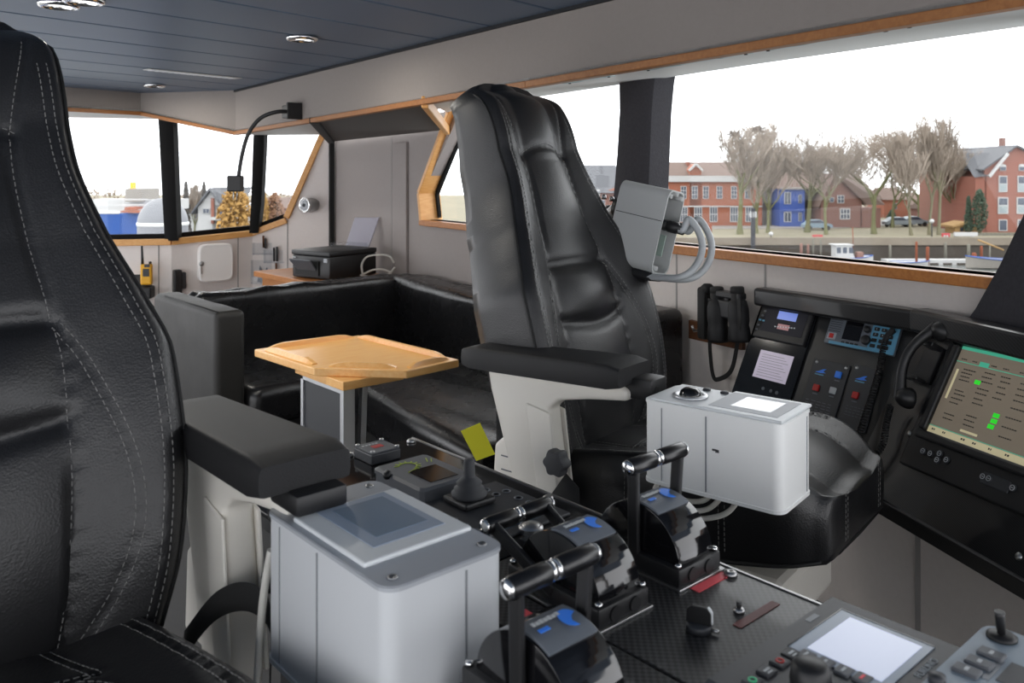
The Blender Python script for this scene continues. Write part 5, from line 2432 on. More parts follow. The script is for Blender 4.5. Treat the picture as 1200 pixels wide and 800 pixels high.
# ================================================================ OPEN GREY BOX BY THE PILLAR
tl = radians(13)
ga = (UP * cos(tl) + RIGHT * sin(tl)).normalized()
gr = (RIGHT * cos(tl) - UP * sin(tl)).normalized()
gc = (gr * -.80 + FWD * .60).normalized()
gb = gc.cross(ga)
if gb.dot(FWD) < 0:
    gb = -gb
GO = pd(762, 321, 2.50)
gx = thing('instrument_box', 'grey open-ended metal box with two looped cables, beside the cloth-covered pillar', 'instrument box', GO)
HA, HB, HC = .258, .115, .165


def gp_(a, b, c):
    return GO + ga * a + gb * b + gc * c


def rrp(i, r):
    out = []
    for ca_, cb2, a0 in ((HA - i - r, HB - i - r, 0), (i + r, HB - i - r, 90), (i + r, i + r, 180), (HA - i - r, i + r, 270)):
        for k in range(6):
            a = radians(a0 + 18 * k)
            out.append((ca_ + r * cos(a), cb2 + r * sin(a)))
    return out


o_, i_ = rrp(0, .030), rrp(.005, .026)
m = MB()
m.loft([[gp_(a, b, .16) for a, b in i_], [gp_(a, b, 0) for a, b in i_], [gp_(a, b, -.0) for a, b in o_], [gp_(a, b, HC) for a, b in o_]], cap=True)
finish('housing', m, 'greybox', gx, world=True, smooth=35)
m = MB()
for a, b in ((HA * .62, -.0006),):
    m.frame_box(GO, ga, gb, gc, a - .001, a + .001, -.0008, .0005, .004, HC - .004)
finish('profile_joint', m, 'seam', gx, world=True)
for a, b in ((HA - .02, .02), (HA - .010, .058), (HA - .02, HB - .02), (.018, .03)):
    m = MB()
    m.lathe(gp_(a, b, -.002), [(.007, 0), (.007, .04), (.004, .04), (.004, 0)], 14, ax=gc)
    finish('screw_channel', m, 'greybox', gx, world=True)
m = MB()
m.frame_box(GO, ga, gb, gc, .055, .12, .052, .056, .004, .03)
finish('circuit_board', m, 'pcb', gx, world=True)
for k, bb in enumerate((.035, .080)):
    m = MB()
    m.lathe(gp_(.150, bb, .05), [(.016, 0), (.016, .05), (.012, .055), (.018, .057), (.018, .085), (.011, .09), (.011, .10), (0, .10)], 18, ax=-gc)
    finish('plug', m, 'black', gx, world=True)
    s = gp_(.150, bb, -.05)
    end = gp_(-.012, bb * .6, .02 + .0 * k)
    o2 = .055 if k == 0 else .075
    dk = (s - EYEP).dot(FWD)
    q = ((807, 257), (818, 270), (823, 290), (815, 312), (795, 325)) if k == 0 else ((818, 257), (829, 271), (834, 291), (827, 313), (806, 327))
    pts = [s + gc * .012, s - gc * .004] + [pd(x, y, dk - .01 * n_) for n_, (x, y) in enumerate(q)] + [end]
    m = MB()
    m.tube(smoothpts(pts, 8), .0105, 10)
    finish('cable', m, 'cable', gx, world=True, smooth=60)
m = MB()
m.frame_box(GO, ga, gb, gc, -.022, .004, .01, .09, .0, .07, bev=.006)
finish('cable_gland', m, 'black', gx, world=True)
# black swivel bracket toward the pillar
m = MB()
e0, e1 = gp_(.17, .06, HC - .002), wpx(716, 250, .07)
m.cyl(e0, e0 + gc * .035, .030, 18)
m.bar(e0 + gc * .02, e1, .05, .03, UP, bev=.008)
m.lathe(e1 - UP * .03, [(.0, -.005), (.028, 0), (.032, .02), (.032, .05), (.02, .065), (0, .066)], 20)
finish('swivel_bracket', m, 'black', gx, world=True)
for k in range(3):
    m = MB()
    q = e0 + gc * (.02 + .03 * k) + UP * .018
    m.lathe(q, [(.008, -.004), (.008, .008), (.004, .012), (0, .012)], 10)
    finish('clamp_screw', m, 'steel', gx, world=True)
# ================================================================ OUTSIDE
def xs(r, g, b):
    q = srgb(r, g, b)
    return (q[0] * XK, q[1] * XK, q[2] * XK, 1)


XK = .5
M['grass'] = mat('ground_grass', xs(166, 158, 132), 0.9, var=0.25, vscale=.25)
M['road'] = mat('ground_road', xs(178, 172, 166), 0.9, var=0.1, vscale=.5)
M['quay'] = mat('quay_wall', xs(92, 84, 76), 0.9, var=0.3, vscale=.8)
M['plank'] = mat('quay_planks', xs(166, 154, 138), 0.9, var=0.2, vscale=1.0)
M['hulk'] = mat('ship_blue', xs(48, 104, 196), 0.5)
M['ext_white'] = mat('ext_white', xs(236, 236, 236), 0.6)
M['ext_grey'] = mat('ext_grey', xs(176, 170, 162), 0.8, var=0.1, vscale=.5)
M['ext_dark'] = mat('ext_dark', xs(60, 62, 70), 0.6)
M['pane'] = mat('ext_pane', xs(88, 98, 116), 0.2)
M['paneblind'] = mat('ext_blind', xs(186, 200, 204), 0.4)
M['blueh'] = mat('house_blue', xs(84, 116, 206), 0.7, var=0.06, vscale=.6)
M['brick1'] = brick('brick_orange', xs(206, 116, 82), xs(190, 100, 70), xs(196, 150, 128))
M['brick2'] = brick('brick_red', xs(186, 106, 86), xs(170, 92, 76), xs(186, 146, 130))
M['brick3'] = brick('brick_brown', xs(168, 116, 104), xs(154, 102, 92), xs(170, 140, 128))
M['roof'] = mat('roof_brown', xs(134, 112, 102), 0.85, var=0.15, vscale=1.5)
M['roofgrey'] = mat('roof_slate', xs(112, 114, 120), 0.75, var=0.1, vscale=1.0)
M['bark'] = mat('bark', xs(152, 146, 118), 0.95, var=0.3, vscale=.8)
M['barkgreen'] = mat('bark_mossy', xs(142, 142, 102), 0.95, var=0.3, vscale=.8)
M['twig'] = mat('twig', xs(200, 184, 168), 0.95)
M['twigdark'] = mat('twig_dark', xs(110, 104, 98), 0.95)
M['willow'] = mat('willow_twigs', xs(214, 168, 96), 0.95, var=0.25, vscale=.5)
M['rust'] = mat('russet_twigs', xs(178, 134, 104), 0.95, var=0.25, vscale=.5)
M['conifer'] = mat('conifer', xs(92, 112, 92), 0.95, var=0.3, vscale=.6)
M['pile'] = mat('pile_wood', xs(150, 146, 134), 0.9)
M['piler'] = mat('pile_rust', xs(164, 92, 64), 0.9)
M['shedwood'] = mat('shed_wood', xs(206, 166, 110), 0.8)
M['redsign'] = mat('sign_red', xs(226, 84, 90), 0.5)
M['car'] = mat('car_silver', xs(188, 200, 208), 0.3)
mw, nt, b = nmat('harbour_water')
b.inputs['Base Color'].default_value = srgb(96, 100, 98)
b.inputs['Roughness'].default_value = 0.12
nz = nt.nodes.new('ShaderNodeTexNoise')
nz.inputs['Scale'].default_value = 1.4
tc = nt.nodes.new('ShaderNodeTexCoord')
bp = nt.nodes.new('ShaderNodeBump')
bp.inputs['Strength'].default_value = .3
bp.inputs['Distance'].default_value = .1
nt.links.new(tc.outputs['Object'], nz.inputs['Vector'])
nt.links.new(nz.outputs['Fac'], bp.inputs['Height'])
nt.links.new(bp.outputs['Normal'], b.inputs['Normal'])
M['water'] = mw
GZ, WZ = -6.2, -9.0


def lf(lat, d, z=0.0):
    return RIGHT * lat + FWD * d + UP * z


def gpt(x, d, z=GZ):
    p = pd(x, HOR, d)
    return Vector((p.x, p.y, z))


m = MB()
m.poly_prism([lf(-260, 4, WZ), lf(260, 4, WZ), lf(260, 103, WZ), lf(-260, 103, WZ)], UP * -.2)
struct(finish('ground_water', m, 'water'))
m = MB()
m.poly_prism([lf(-260, 103, GZ), lf(260, 103, GZ), lf(260, 320, GZ), lf(-260, 320, GZ)], UP * -4)
struct(finish('ground_quay', m, 'grass'))
m = MB()
m.poly_prism([lf(-200, 118, GZ + .02), lf(-10, 116, GZ + .02), lf(46, 120, GZ + .02), lf(90, 150, GZ + .02), lf(90, 160, GZ + .02), lf(40, 128, GZ + .02), lf(-10, 124, GZ + .02), lf(-200, 126, GZ + .02)], UP * .04)
struct(finish('ground_road', m, 'road'))
m = MB()
m.poly_prism([lf(-200, 102.6, WZ - .1), lf(200, 102.6, WZ - .1), lf(200, 102.6, GZ - .9), lf(-200, 102.6, GZ - .9)], FWD * .4, mi=0)
m.poly_prism([lf(-200, 102.4, GZ - .9), lf(200, 102.4, GZ - .9), lf(200, 102.4, GZ + .02), lf(-200, 102.4, GZ + .02)], FWD * .6, mi=1)
struct(finish('wall_quay', m, ['quay', 'plank']))


def ext(name, label, cat, xc, d, z=GZ, group=None):
    t = thing(name, label, cat, gpt(xc, d, z), -CA, group)
    k = d / FPX
    zt = EYE - z

    def L(x, y, dy=0.0):
        """local point at photo pixel, dy metres behind the front"""
        return Vector(((x - xc) * k, dy, zt + (HOR - y) * k))
    return t, L, k


def win(t, L, x0, x1, y0, y1, bars=(1, 1), blind=False, arched=False, dy=0.0):
    a, b = L(x0, y1), L(x1, y0)
    m = MB()
    m.bx(a.x, b.x, dy - .12, dy + .05, a.z, b.z)
    if arched:
        w = (b.x - a.x) / 2
        m.poly_prism([Vector((a.x + w - w * cos(radians(q)), dy - .12, b.z + w * .8 * sin(radians(q)))) for q in range(0, 181, 15)], (0, .17, 0))
    f = finish('window', m, 'ext_white', t)
    m = MB()
    w, h = b.x - a.x, b.z - a.z
    fr = min(w, h) * .10
    nx, nz_ = bars
    for i in range(nx):
        for j in range(nz_):
            px0 = a.x + fr + (w - fr) * i / nx
            px1 = a.x + (w - fr) * (i + 1) / nx
            pz0 = a.z + fr + (h - fr) * j / nz_
            pz1 = a.z + (h - fr) * (j + 1) / nz_
            m.bx(px0, px1, dy - .14, dy - .10, pz0, pz1, mi=1 if (blind and j == 0) else 0)
    finish('pane', m, ['pane', 'paneblind'], f)


def wallblock(t, L, x0, x1, yb, ye, depth, mtl, name='wall', gable=None):
    a, b = L(x0, yb), L(x1, ye)
    pts = [Vector((a.x, 0, min(a.z, -.1))), Vector((b.x, 0, min(a.z, -.1))), Vector((b.x, 0, b.z))]
    if gable:
        g = L(*gable)
        pts.append(Vector((g.x, 0, g.z)))
    pts.append(Vector((a.x, 0, b.z)))
    m = MB()
    m.poly_prism(pts, (0, depth, 0))
    return finish(name, m, mtl, t)


def roof_ridge(t, L, x0, x1, ye, yr, depth, mtl, hip=0.0, over=.4):
    """ridge runs across the view"""
    a, b, r = L(x0, ye), L(x1, ye), L(x0, yr)
    h = (b.x - a.x) * hip
    m = MB()
    e = [Vector((a.x - over, -over, a.z)), Vector((b.x + over, -over, a.z)), Vector((b.x + over, depth + over, a.z)), Vector((a.x - over, depth + over, a.z))]
    q = [Vector((a.x - over + h, depth / 2, r.z)), Vector((b.x + over - h, depth / 2, r.z))]
    bm = m.bm
    v = [bm.verts.new(p) for p in e + q]
    for f in ((0, 1, 5, 4), (2, 3, 4, 5), (1, 2, 5), (3, 0, 4), (3, 2, 1, 0)):
        bm.faces.new([v[i] for i in f])
    return finish('roof', m, mtl, t)


def roof_gable(t, L, x0, x1, ye, apex, depth, mtl, over=.5):
    a, b, g = L(x0, ye), L(x1, ye), L(*apex)
    m = MB()
    th = .25
    for p, s in ((a, -1), (b, 1)):
        o = Vector((p.x + s * over, 0, p.z - over * abs((g.z - p.z) / (g.x - p.x))))
        m.poly_prism([Vector((o.x, -over, o.z)), Vector((g.x, -over, g.z)), Vector((g.x, -over, g.z + th)), Vector((o.x, -over, o.z + th))], (0, depth + 2 * over, 0))
    return finish('roof', m, mtl, t)


def block(t, L, x0, x1, y0, y1, dy0, dy1, mtl, name):
    a, b = L(x0, y1), L(x1, y0)
    m = MB()
    m.bx(a.x, b.x, dy0, dy1, a.z, b.z)
    return finish(name, m, mtl, t)


# --- school-like brick building
t, L, k = ext('brick_building', 'long two-storey orange brick building with white cornice behind the trees', 'building', 820, 126)
wallblock(t, L, 766, 893, 268, 211, 12, 'brick1')
block(t, L, 765, 894, 206, 213, -.4, 12.2, 'ext_white', 'cornice')
roof_ridge(t, L, 765, 894, 206, 189, 12, 'roof', .06)
for x in (780, 801, 814, 827, 843, 860, 876):
    win(t, L, x - 3.4, x + 3.4, 218, 233, (2, 3))
for x in (783, 801, 818, 836, 860, 878):
    win(t, L, x - 4.6, x + 4.6, 242, 260, (3, 2))
block(t, L, 766, 893, 241, 242.5, -.15, .1, 'ext_white', 'string_course')
c_ = wallblock(t, L, 808, 822, 206, 199, 3, 'brick1', 'dormer', (815, 192))
block(t, L, 811.5, 815.5, 189, 196, 4, 5.5, 'brick2', 'chimney')
m = MB()
a, b2, g = L(807, 200), L(823, 200), L(815, 192)
m.bar(a + Vector((0, -.3, 0)), g + Vector((0, -.3, 0)), .3, .3)
m.bar(b2 + Vector((0, -.3, 0)), g + Vector((0, -.3, 0)), .3, .3)
finish('gable_board', m, 'ext_white', t)

t, L, k = ext('brick_house', 'brick gabled house with dark roof glimpsed left of the cloth-covered pillar', 'house', 705, 112)
wallblock(t, L, 655, 735, 268, 226, 9, 'brick2')
roof_ridge(t, L, 652, 738, 226, 193, 9, 'roofgrey', .18)
block(t, L, 676, 703, 222, 243, -.1, .1, 'ext_white', 'white_render')
wallblock(t, L, 697, 732, 243, 229, .6, 'brick1', 'porch', (726, 218))
win(t, L, 704, 709, 234, 243, (1, 2))
block(t, L, 703, 716, 246, 268, -1, -.4, 'ext_white', 'door_surround')

t, L, k = ext('grey_house', 'plain grey rendered house left of the blue house', 'house', 896, 128)
wallblock(t, L, 880, 914, 268, 206, 9, 'ext_grey', gable=(898, 190))
roof_gable(t, L, 880, 914, 206, (898, 190), 9, 'roof')
win(t, L, 903, 906, 249, 255, (1, 1))
win(t, L, 908, 911, 249, 255, (1, 1))
t, L, k = ext('blue_house', 'small bright blue two-storey house with white window frames', 'house', 928, 124)
wallblock(t, L, 914, 943, 268, 221, 8, 'blueh')
roof_ridge(t, L, 913, 960, 221, 191, 9, 'roof', .1)
block(t, L, 913.5, 943, 219.5, 222, -.3, .1, 'ext_white', 'eaves_board')
block(t, L, 914, 943, 246, 247.5, -.25, .1, 'blueh', 'string_course')
for x0, x1, y0, y1 in ((919, 926.5, 225, 239), (935.5, 939.5, 228, 238), (918.5, 927, 248, 260), (935.5, 939.5, 249, 259)):
    win(t, L, x0, x1, y0, y1, (2, 1))
t, L, k = ext('red_house', 'red-brown brick house with a steep gable between two tree trunks', 'house', 990, 122)
wallblock(t, L, 962, 1010, 264, 236, 10, 'brick3', gable=(978, 205))
roof_gable(t, L, 962, 1010, 236, (978, 205), 12, 'roof')
for x0, x1, y0, y1, bb in ((981, 989, 228.5, 238, (2, 2)), (984, 996, 244, 257, (3, 2)), (972, 977, 231, 237, (1, 1))):
    win(t, L, x0, x1, y0, y1, bb)
wallblock(t, L, 1008, 1032, 264, 244, 8, 'brick3', 'side_wing')
m = MB()
a, b2 = L(984, 203), L(1036, 244)
m.poly_prism([L(984, 203, 1), L(1012, 240, -.4), L(1036, 240, -.4), L(1026, 206, 6)], (0, .4, .2))
finish('wing_roof', m, 'roof', t)
for k_, (x, d, w, yb, ye, mt, lb) in enumerate(((1050, 150, 14, 258, 234, 'brick1', 'distant orange house seen between the big trunks'), (1073, 155, 12, 258, 240, 'brick3', 'distant low brown house behind the parked car'),
                                            (1108, 140, 14, 262, 246, 'brick3', 'distant low brick outbuilding behind the slim tall trunks'))):
    t, L, k = ext('distant_house', lb, 'house', x, d)
    wallblock(t, L, x - w, x + w, 268, ye, 8, mt)
    roof_ridge(t, L, x - w, x + w, ye, ye - 14, 8, 'roof', .15)
    win(t, L, x - 3, x + 1, ye + 4, ye + 11, (1, 2))

# --- warehouse on the right
t, L, k = ext('brick_warehouse', 'tall red brick warehouse with rows of white-framed windows at the right end of the view', 'building', 1190, 112)
wallblock(t, L, 1154, 1240, 274, 197, 18, 'brick2', gable=(1190, 172))
roof_gable(t, L, 1154, 1240, 197, (1190, 172), 18, 'roofgrey')
for x in (1175, 1197, 1219):
    win(t, L, x - 3.6, x + 3.6, 195, 200, (1, 1), arched=True)
    win(t, L, x - 5, x + 5, 206, 225, (1, 2), True)
    win(t, L, x - 6, x + 6, 231, 250.5, (1, 2), True)
    win(t, L, x - 5, x + 5, 257, 270.5, (1, 1))
wallblock(t, L, 1143, 1156, 274, 207, 10, 'brick2', 'side_wing')
m = MB()
m.poly_prism([L(1141, 208, -.2), L(1156, 206, -.2), L(1178, 181, 3), L(1150, 180, 5)], (0, .4, .3))
finish('wing_roof', m, 'roofgrey', t)
m = MB()
m.bar(L(1156, 207, -.6), L(1178, 180, -.6), .35, .35)
finish('gable_board', m, 'ext_white', t)
block(t, L, 1190.5, 1194, 160, 176, 3, 4, 'brick3', 'chimney')
block(t, L, 1186, 1240, 172, 186, 9, 16, 'roofgrey', 'upper_roof')

# --- garden shed, fence, beam
t, L, k = ext('garden_shed', 'small honey-coloured wooden shed in front of the conifer', 'shed', 1133, 110)
wallblock(t, L, 1119, 1146, 274, 265, 2.5, 'shedwood', gable=(1132, 262))
roof_gable(t, L, 1119, 1146, 265, (1132, 261.5), 2.5, 'shedwood')
block(t, L, 1125, 1128.5, 266.5, 271, -.1, .1, 'ext_dark', 'window')
block(t, L, 1130.5, 1134, 266.5, 271, -.1, .1, 'ext_dark', 'window')
t, L, k = ext('plank_fence', 'grey board fence along the quay below the brick warehouse', 'fence', 1160, 106)
m = MB()
for i in range(46):
    a = L(1118 + i * 2.6, 288)
    b2 = L(1118 + i * 2.6 + 2.35, 273 + .3 * (i % 2))
    m.bx(a.x, b2.x, -.03 * (i % 2), .08, -.3, b2.z)
finish('boards', m, 'pile', t)
t, L, k = ext('white_barrier', 'white horizontal barrier beam standing in front of the wooden shed', 'barrier', 1131, 104)
block(t, L, 1117.5, 1145, 272, 276.5, -.2, .1, 'ext_white', 'beam')
block(t, L, 1137, 1141, 277, 281, -.2, .1, 'ext_white', 'counterweight')
block(t, L, 1138, 1140, 276, 290, -.1, .1, 'pile', 'post')
block(t, L, 1119, 1121, 276, 290, -.1, .1, 'pile', 'post')


# --- trees
def plant(px, yb, ytop, halfw, kind, rot, label, d, group='bare trees on the far bank'):
    base = gpt(px, d)
    t = thing('bare_tree', label, 'tree', base, rot, group)
    H = EYE - GZ + (HOR - ytop) * d / FPX
    Wd = 1.22 * halfw * d / FPX
    rnd = random.Random(px * 7 + int(d))
    segs = []
    spread, up, th, dmax = ((.75, .55, .26, 6), (.6, .8, .26, 6), (.32, 1.0, .42, 6))[kind]

    def grow(p, dr, ln, lev):
        pts = [p]
        q, dd = p, dr.copy()
        ns = 4 if lev < 2 else 3
        for i in range(ns):
            dd = (dd + Vector((rnd.uniform(-1, 1), rnd.uniform(-1, 1), rnd.uniform(-.3, .6))) * (.07 if lev == 0 else .2)).normalized()
            q = q + dd * (ln / ns)
            pts.append(q)
        segs.append((pts, lev))
        if lev >= dmax:
            return
        k = (5, 4, 4, 3, 3, 3, 0)[lev]
        for i in range(k):
            f = 1.0 if i == 0 else rnd.uniform(.3 if lev else .55, 1.0)
            i0 = min(int(f * ns), ns - 1)
            s_ = pts[i0].lerp(pts[i0 + 1], f * ns - i0)
            a = rnd.uniform(0, 2 * pi)
            o = Vector((cos(a), sin(a), 0)) * spread + Vector((0, 0, up * .6))
            nd = (dd * .7 + o * rnd.uniform(.6, 1.1)).normalized()
            grow(s_, nd, max(.8, ln) * rnd.uniform(.6, .95) if lev == 0 else ln * rnd.uniform(.55, .80), lev + 1)
    grow(Vector((0, 0, 0)), Vector((rnd.uniform(-.05, .05), rnd.uniform(-.05, .05), 1)).normalized(), (.8, .75, 1.3)[kind], 0)
    zm = sorted(p.z for pts, l in segs for p in pts)
    zm = zm[int(len(zm) * .997)]
    xm = sorted(sqrt(p.x ** 2 + p.y ** 2) for pts, l in segs for p in pts)
    xm = xm[int(len(xm) * .92)]
    R0 = (.34, .26, .20)[kind] * (H / 16)
    rad = [R0, R0 * .50, R0 * .28, R0 * .15, .038, .026, .018, .015]
    trunk, twigs = MB(), MB()
    zl = H * 1.01
    for pts, lev in segs:
        P = []
        for p in pts:
            z = p.z / zm
            z = z if z < .9 else .9 + (1 - exp(-(z - .9) * 8)) / 8
            rr = sqrt(p.x ** 2 + p.y ** 2) / xm
            sc = 1 if rr < .8 else (.8 + (1 - exp(-(rr - .8) * 2)) / 2) / rr
            P.append(Vector((p.x / xm * Wd * sc, p.y / xm * Wd * sc, z * H)))
        n = len(P) - 1
        r0, r1 = rad[min(lev, 7)], rad[min(lev + 1, 7)] * (1.25 if lev else 1.5)
        r1 = min(r1, r0)
        (trunk if lev <= 1 else twigs).tube(P, r0, 6 if lev < 2 else 3, False, rs=[(r0 * (1.5 if lev == 0 and i == 0 else 1) + (r1 - r0) * i / n) for i in range(n + 1)])
    finish('trunk', trunk, 'barkgreen' if kind != 2 else 'bark', t)
    finish('branches', twigs, 'twig', t)
    return t


TREES = [(867, 276, 141, 30, 0, .3, 'stout mossy tree before the orange brick building, first bare tree right of the pillar', 108),
         (886, 276, 139, 26, 1, 2.0, 'bare tree with crow-nest clumps, second from the cloth pillar', 110),
         (900, 275, 143, 32, 1, 4.0, 'bare tree standing before the grey rendered house', 111),
         (946, 274, 144, 40, 0, 1.2, 'spreading bare tree just right of the blue house', 112),
         (968, 276, 150, 40, 1, 5.1, 'bare tree growing close in front of the red-brown gabled house', 108),
         (1024, 275, 147, 48, 0, 2.6, 'broad mossy bare tree with the thickest trunk, right of the red-brown house', 109),
         (1046, 270, 150, 36, 1, .8, 'pale bare tree behind the thickest trunk', 122),
         (1068, 279, 142, 26, 2, 0, 'slim tall bare tree, left of the white globe lamp', 106),
         (1089, 278, 131, 24, 2, 1.5, 'slim tall bare tree directly behind the white globe lamp', 107),
         (1100, 278, 127, 26, 2, 3.2, 'tallest slim bare tree, right of the white globe lamp', 107),
         (1122, 272, 164, 26, 1, 3.0, 'lower bare tree behind the wooden shed', 118),
         (922, 268, 160, 34, 1, 3.7, 'faint bare tree rising behind the blue house roof', 140),
         (1000, 268, 156, 36, 1, 2.2, 'faint bare tree rising behind the red-brown gabled roof', 140),
         (1078, 268, 168, 34, 0, 4.4, 'faint bare tree far behind the parked pale car', 140)]
for a in TREES:
    plant(*a)
# crow nests
for x, y, r, lb in ((861, 157, .62, 'dark crow nest high in the first bare tree right of the pillar'), (886, 151, .70, 'largest dark crow nest, high in the second bare tree'), (868, 166, .5, 'lower small crow nest in the first bare tree')):
    p = pd(x, y, 109)
    m = MB()
    rnd = random.Random(x)
    for i in range(70):
        a, b2 = rnd.uniform(0, 2 * pi), rnd.uniform(-.5, .5)
        q = p + Vector((cos(a) * r * .8, sin(a) * r * .8, b2 * r))
        e = q + Vector((rnd.uniform(-1, 1), rnd.uniform(-1, 1), rnd.uniform(-.6, .6))) * r * .8
        m.tube([q, e], .05, 3)
    m.lathe(p - UP * r * .5, [(0, 0), (r * .6, .1), (r * .85, r * .5), (r * .7, r * .8), (0, r * .7)], 10)
    solo('crow_nest', m, 'twigdark', lb, 'nest', p)
# conifers right
def conifer(px, d, ytop, wpx_, label, mtl='conifer', seed=1, shape='cone'):
    base = gpt(px, d)
    H = EYE - GZ + (HOR - ytop) * d / FPX
    W2 = wpx_ * d / FPX
    t = thing('dense_tree' if shape != 'cone' else 'conifer', label, 'tree', base)
    m = MB()
    m.tube([(0, 0, -.2), (0, 0, H * .9)], .18, 6, rs=[.25, .04])
    finish('trunk', m, 'bark', t)
    m = MB()
    rnd = random.Random(seed)
    for i in range(900):
        f = rnd.random() ** .8
        z = H * (.08 + .92 * f)
        if shape == 'cone':
            rr = W2 * (1 - f) ** .8 + .1
        else:
            rr = W2 * sin(pi * (.12 + .86 * f)) ** .7
        a = rnd.uniform(0, 2 * pi)
        r1 = rr * rnd.uniform(.35, 1.0)
        c = Vector((cos(a) * r1, sin(a) * r1, z))
        s = max(W2 * rnd.uniform(.12, .24), .16)
        n1 = Vector((rnd.uniform(-1, 1), rnd.uniform(-1, 1), rnd.uniform(-1, 1))).normalized()
        n2 = n1.orthogonal().normalized()
        n3 = n1.cross(n2)
        vs = [m.bm.verts.new(c + n1 * s), m.bm.verts.new(c + n2 * s * .8), m.bm.verts.new(c - n1 * s * .7), m.bm.verts.new(c - n2 * s * .6), m.bm.verts.new(c + n3 * s * .5)]
        for f_ in ((0, 1, 4), (1, 2, 4), (2, 3, 4), (3, 0, 4), (3, 2, 1, 0)):
            m.bm.faces.new([vs[j] for j in f_])
    finish('foliage', m, mtl, t)
    return t


conifer(1148, 108.5, 222, 9, 'dense dark green conifer leaning against the brick warehouse', seed=3, shape='oval')
conifer(1135, 109.5, 230, 5, 'narrow pointed conifer just behind the wooden shed', seed=4)
conifer(1045, 128, 246, 5, 'small dark bush beside the parked pale car', seed=5, shape='oval')
# left windows
conifer(218, 90, 213, 6, 'tall dark conifer seen through the middle aft window', 'twigdark', 6)
conifer(239, 95, 213, 4, 'slim dark poplar beside the white gabled house', 'twigdark', 7, 'oval')
conifer(275, 75, 217, 22, 'large golden-yellow willow in the middle aft window', 'willow', 8, 'oval')
conifer(322, 85, 226, 13, 'russet bushy tree in the corner aft window', 'rust', 9, 'oval')
conifer(308, 84, 224, 9, 'golden bushy tree just right of the slim aft window post', 'willow', 10, 'oval')
conifer(345, 88, 236, 12, 'low russet bush at the sloping edge of the corner aft window', 'rust', 13, 'oval')
plant(170, 268, 222, 14, 0, 1.0, 'small bare tree behind the grey dome', 100)
plant(228, 268, 214, 10, 1, 1.0, 'bare tree between the dark conifer and the slim poplar', 100)
# white gabled house at left
t, L, k = ext('white_house', 'white house with a dark roof and brick gable seen through the aft window', 'house', 250, 84)
wallblock(t, L, 232, 262, 275, 243, 8, 'ext_white', gable=(247, 225))
roof_gable(t, L, 232, 262, 243, (247, 223), 8, 'roofgrey')
wallblock(t, L, 249, 286, 275, 240, 7, 'ext_white', 'side_wing')
m = MB()
m.poly_prism([L(246, 222, .5), L(262, 240, -.6), L(288, 240, -.6), L(280, 222, 4)], (0, .3, .2))
finish('wing_roof', m, 'roofgrey', t)
block(t, L, 248, 251.5, 232, 262, -.2, .2, 'brick2', 'brick_pier')
for x0, x1, y0, y1 in ((238, 246, 244, 250), (254, 262, 246, 252), (266, 274, 246, 252)):
    win(t, L, x0, x1, y0, y1, (2, 1))
block(t, L, 250, 284, 254, 257, -1.2, 0, 'ext_white', 'balcony')
t, L, k = ext('low_red_house', 'low house with red tiled roof behind the dark conifer', 'house', 226, 100)
wallblock(t, L, 206, 240, 275, 246, 8, 'ext_white')
roof_ridge(t, L, 205, 241, 246, 233, 8, 'brick2', .2)
win(t, L, 228, 233, 250, 256, (1, 1))
t, L, k = ext('russet_house', 'brownish brick house far behind the golden willow', 'house', 325, 120)
wallblock(t, L, 296, 380, 275, 244, 8, 'brick3')
roof_ridge(t, L, 296, 380, 244, 232, 8, 'roof', .1)

# --- blue ship alongside
d_ = 46.0
t, L, k = ext('blue_ship', 'blue-hulled ship with white superstructure moored outside the leftmost aft window', 'ship', 110, d_, WZ)
m = MB()
m.loft([[L(20, 250, 0), L(20, 250, 7), L(20, 330, 6.5), L(20, 330, .5)], [L(140, 250, 0), L(140, 250, 7), L(138, 330, 6.5), L(138, 330, .5)], [L(163, 249, 2.5), L(163, 249, 4.5), L(158, 330, 4.0), L(158, 330, 3.0)]], smooth=False)
hu = finish('hull', m, 'hulk', t)
m = MB()
m.lathe(L(157.5, 267, 1.4), [(.0, .0), (.16, 0), (.16, .1), (0, .1)], 16, ax=(.3, -1, 0))
finish('hull_badge', m, 'ext_white', hu)
block(t, L, 20, 140, 249.3, 250.5, -.05, 7, 'ext_white', 'rail_band')
block(t, L, 60, 172, 236, 249, 3, 6, 'ext_white', 'deckhouse')
block(t, L, 122, 142, 222, 238, 2.5, 5, 'ext_grey', 'grey_container')
block(t, L, 123, 127, 214, 223, 3, 3.4, 'radioyellow', 'yellow_mast')
block(t, L, 136, 150, 243.5, 247, 1, 2, 'brick1', 'life_raft')
block(t, L, 136, 161, 247.5, 250, .5, 1.5, 'brick1', 'hatch')
m = MB()
for y in (234.5, 241, 247):
    m.bar(L(60, y, .1), L(160, y, 1.5), .08, .08)
for x in (120, 133, 146, 158):
    m.bar(L(x, 233.5, .3), L(x, 251, .3), .09, .09)
finish('railing', m, 'ext_white', t)
t, L, k = ext('white_ship_bow', 'white raised bow of the blue ship', 'ship part', 168, 49, WZ)
bpy.data.objects.remove(t)
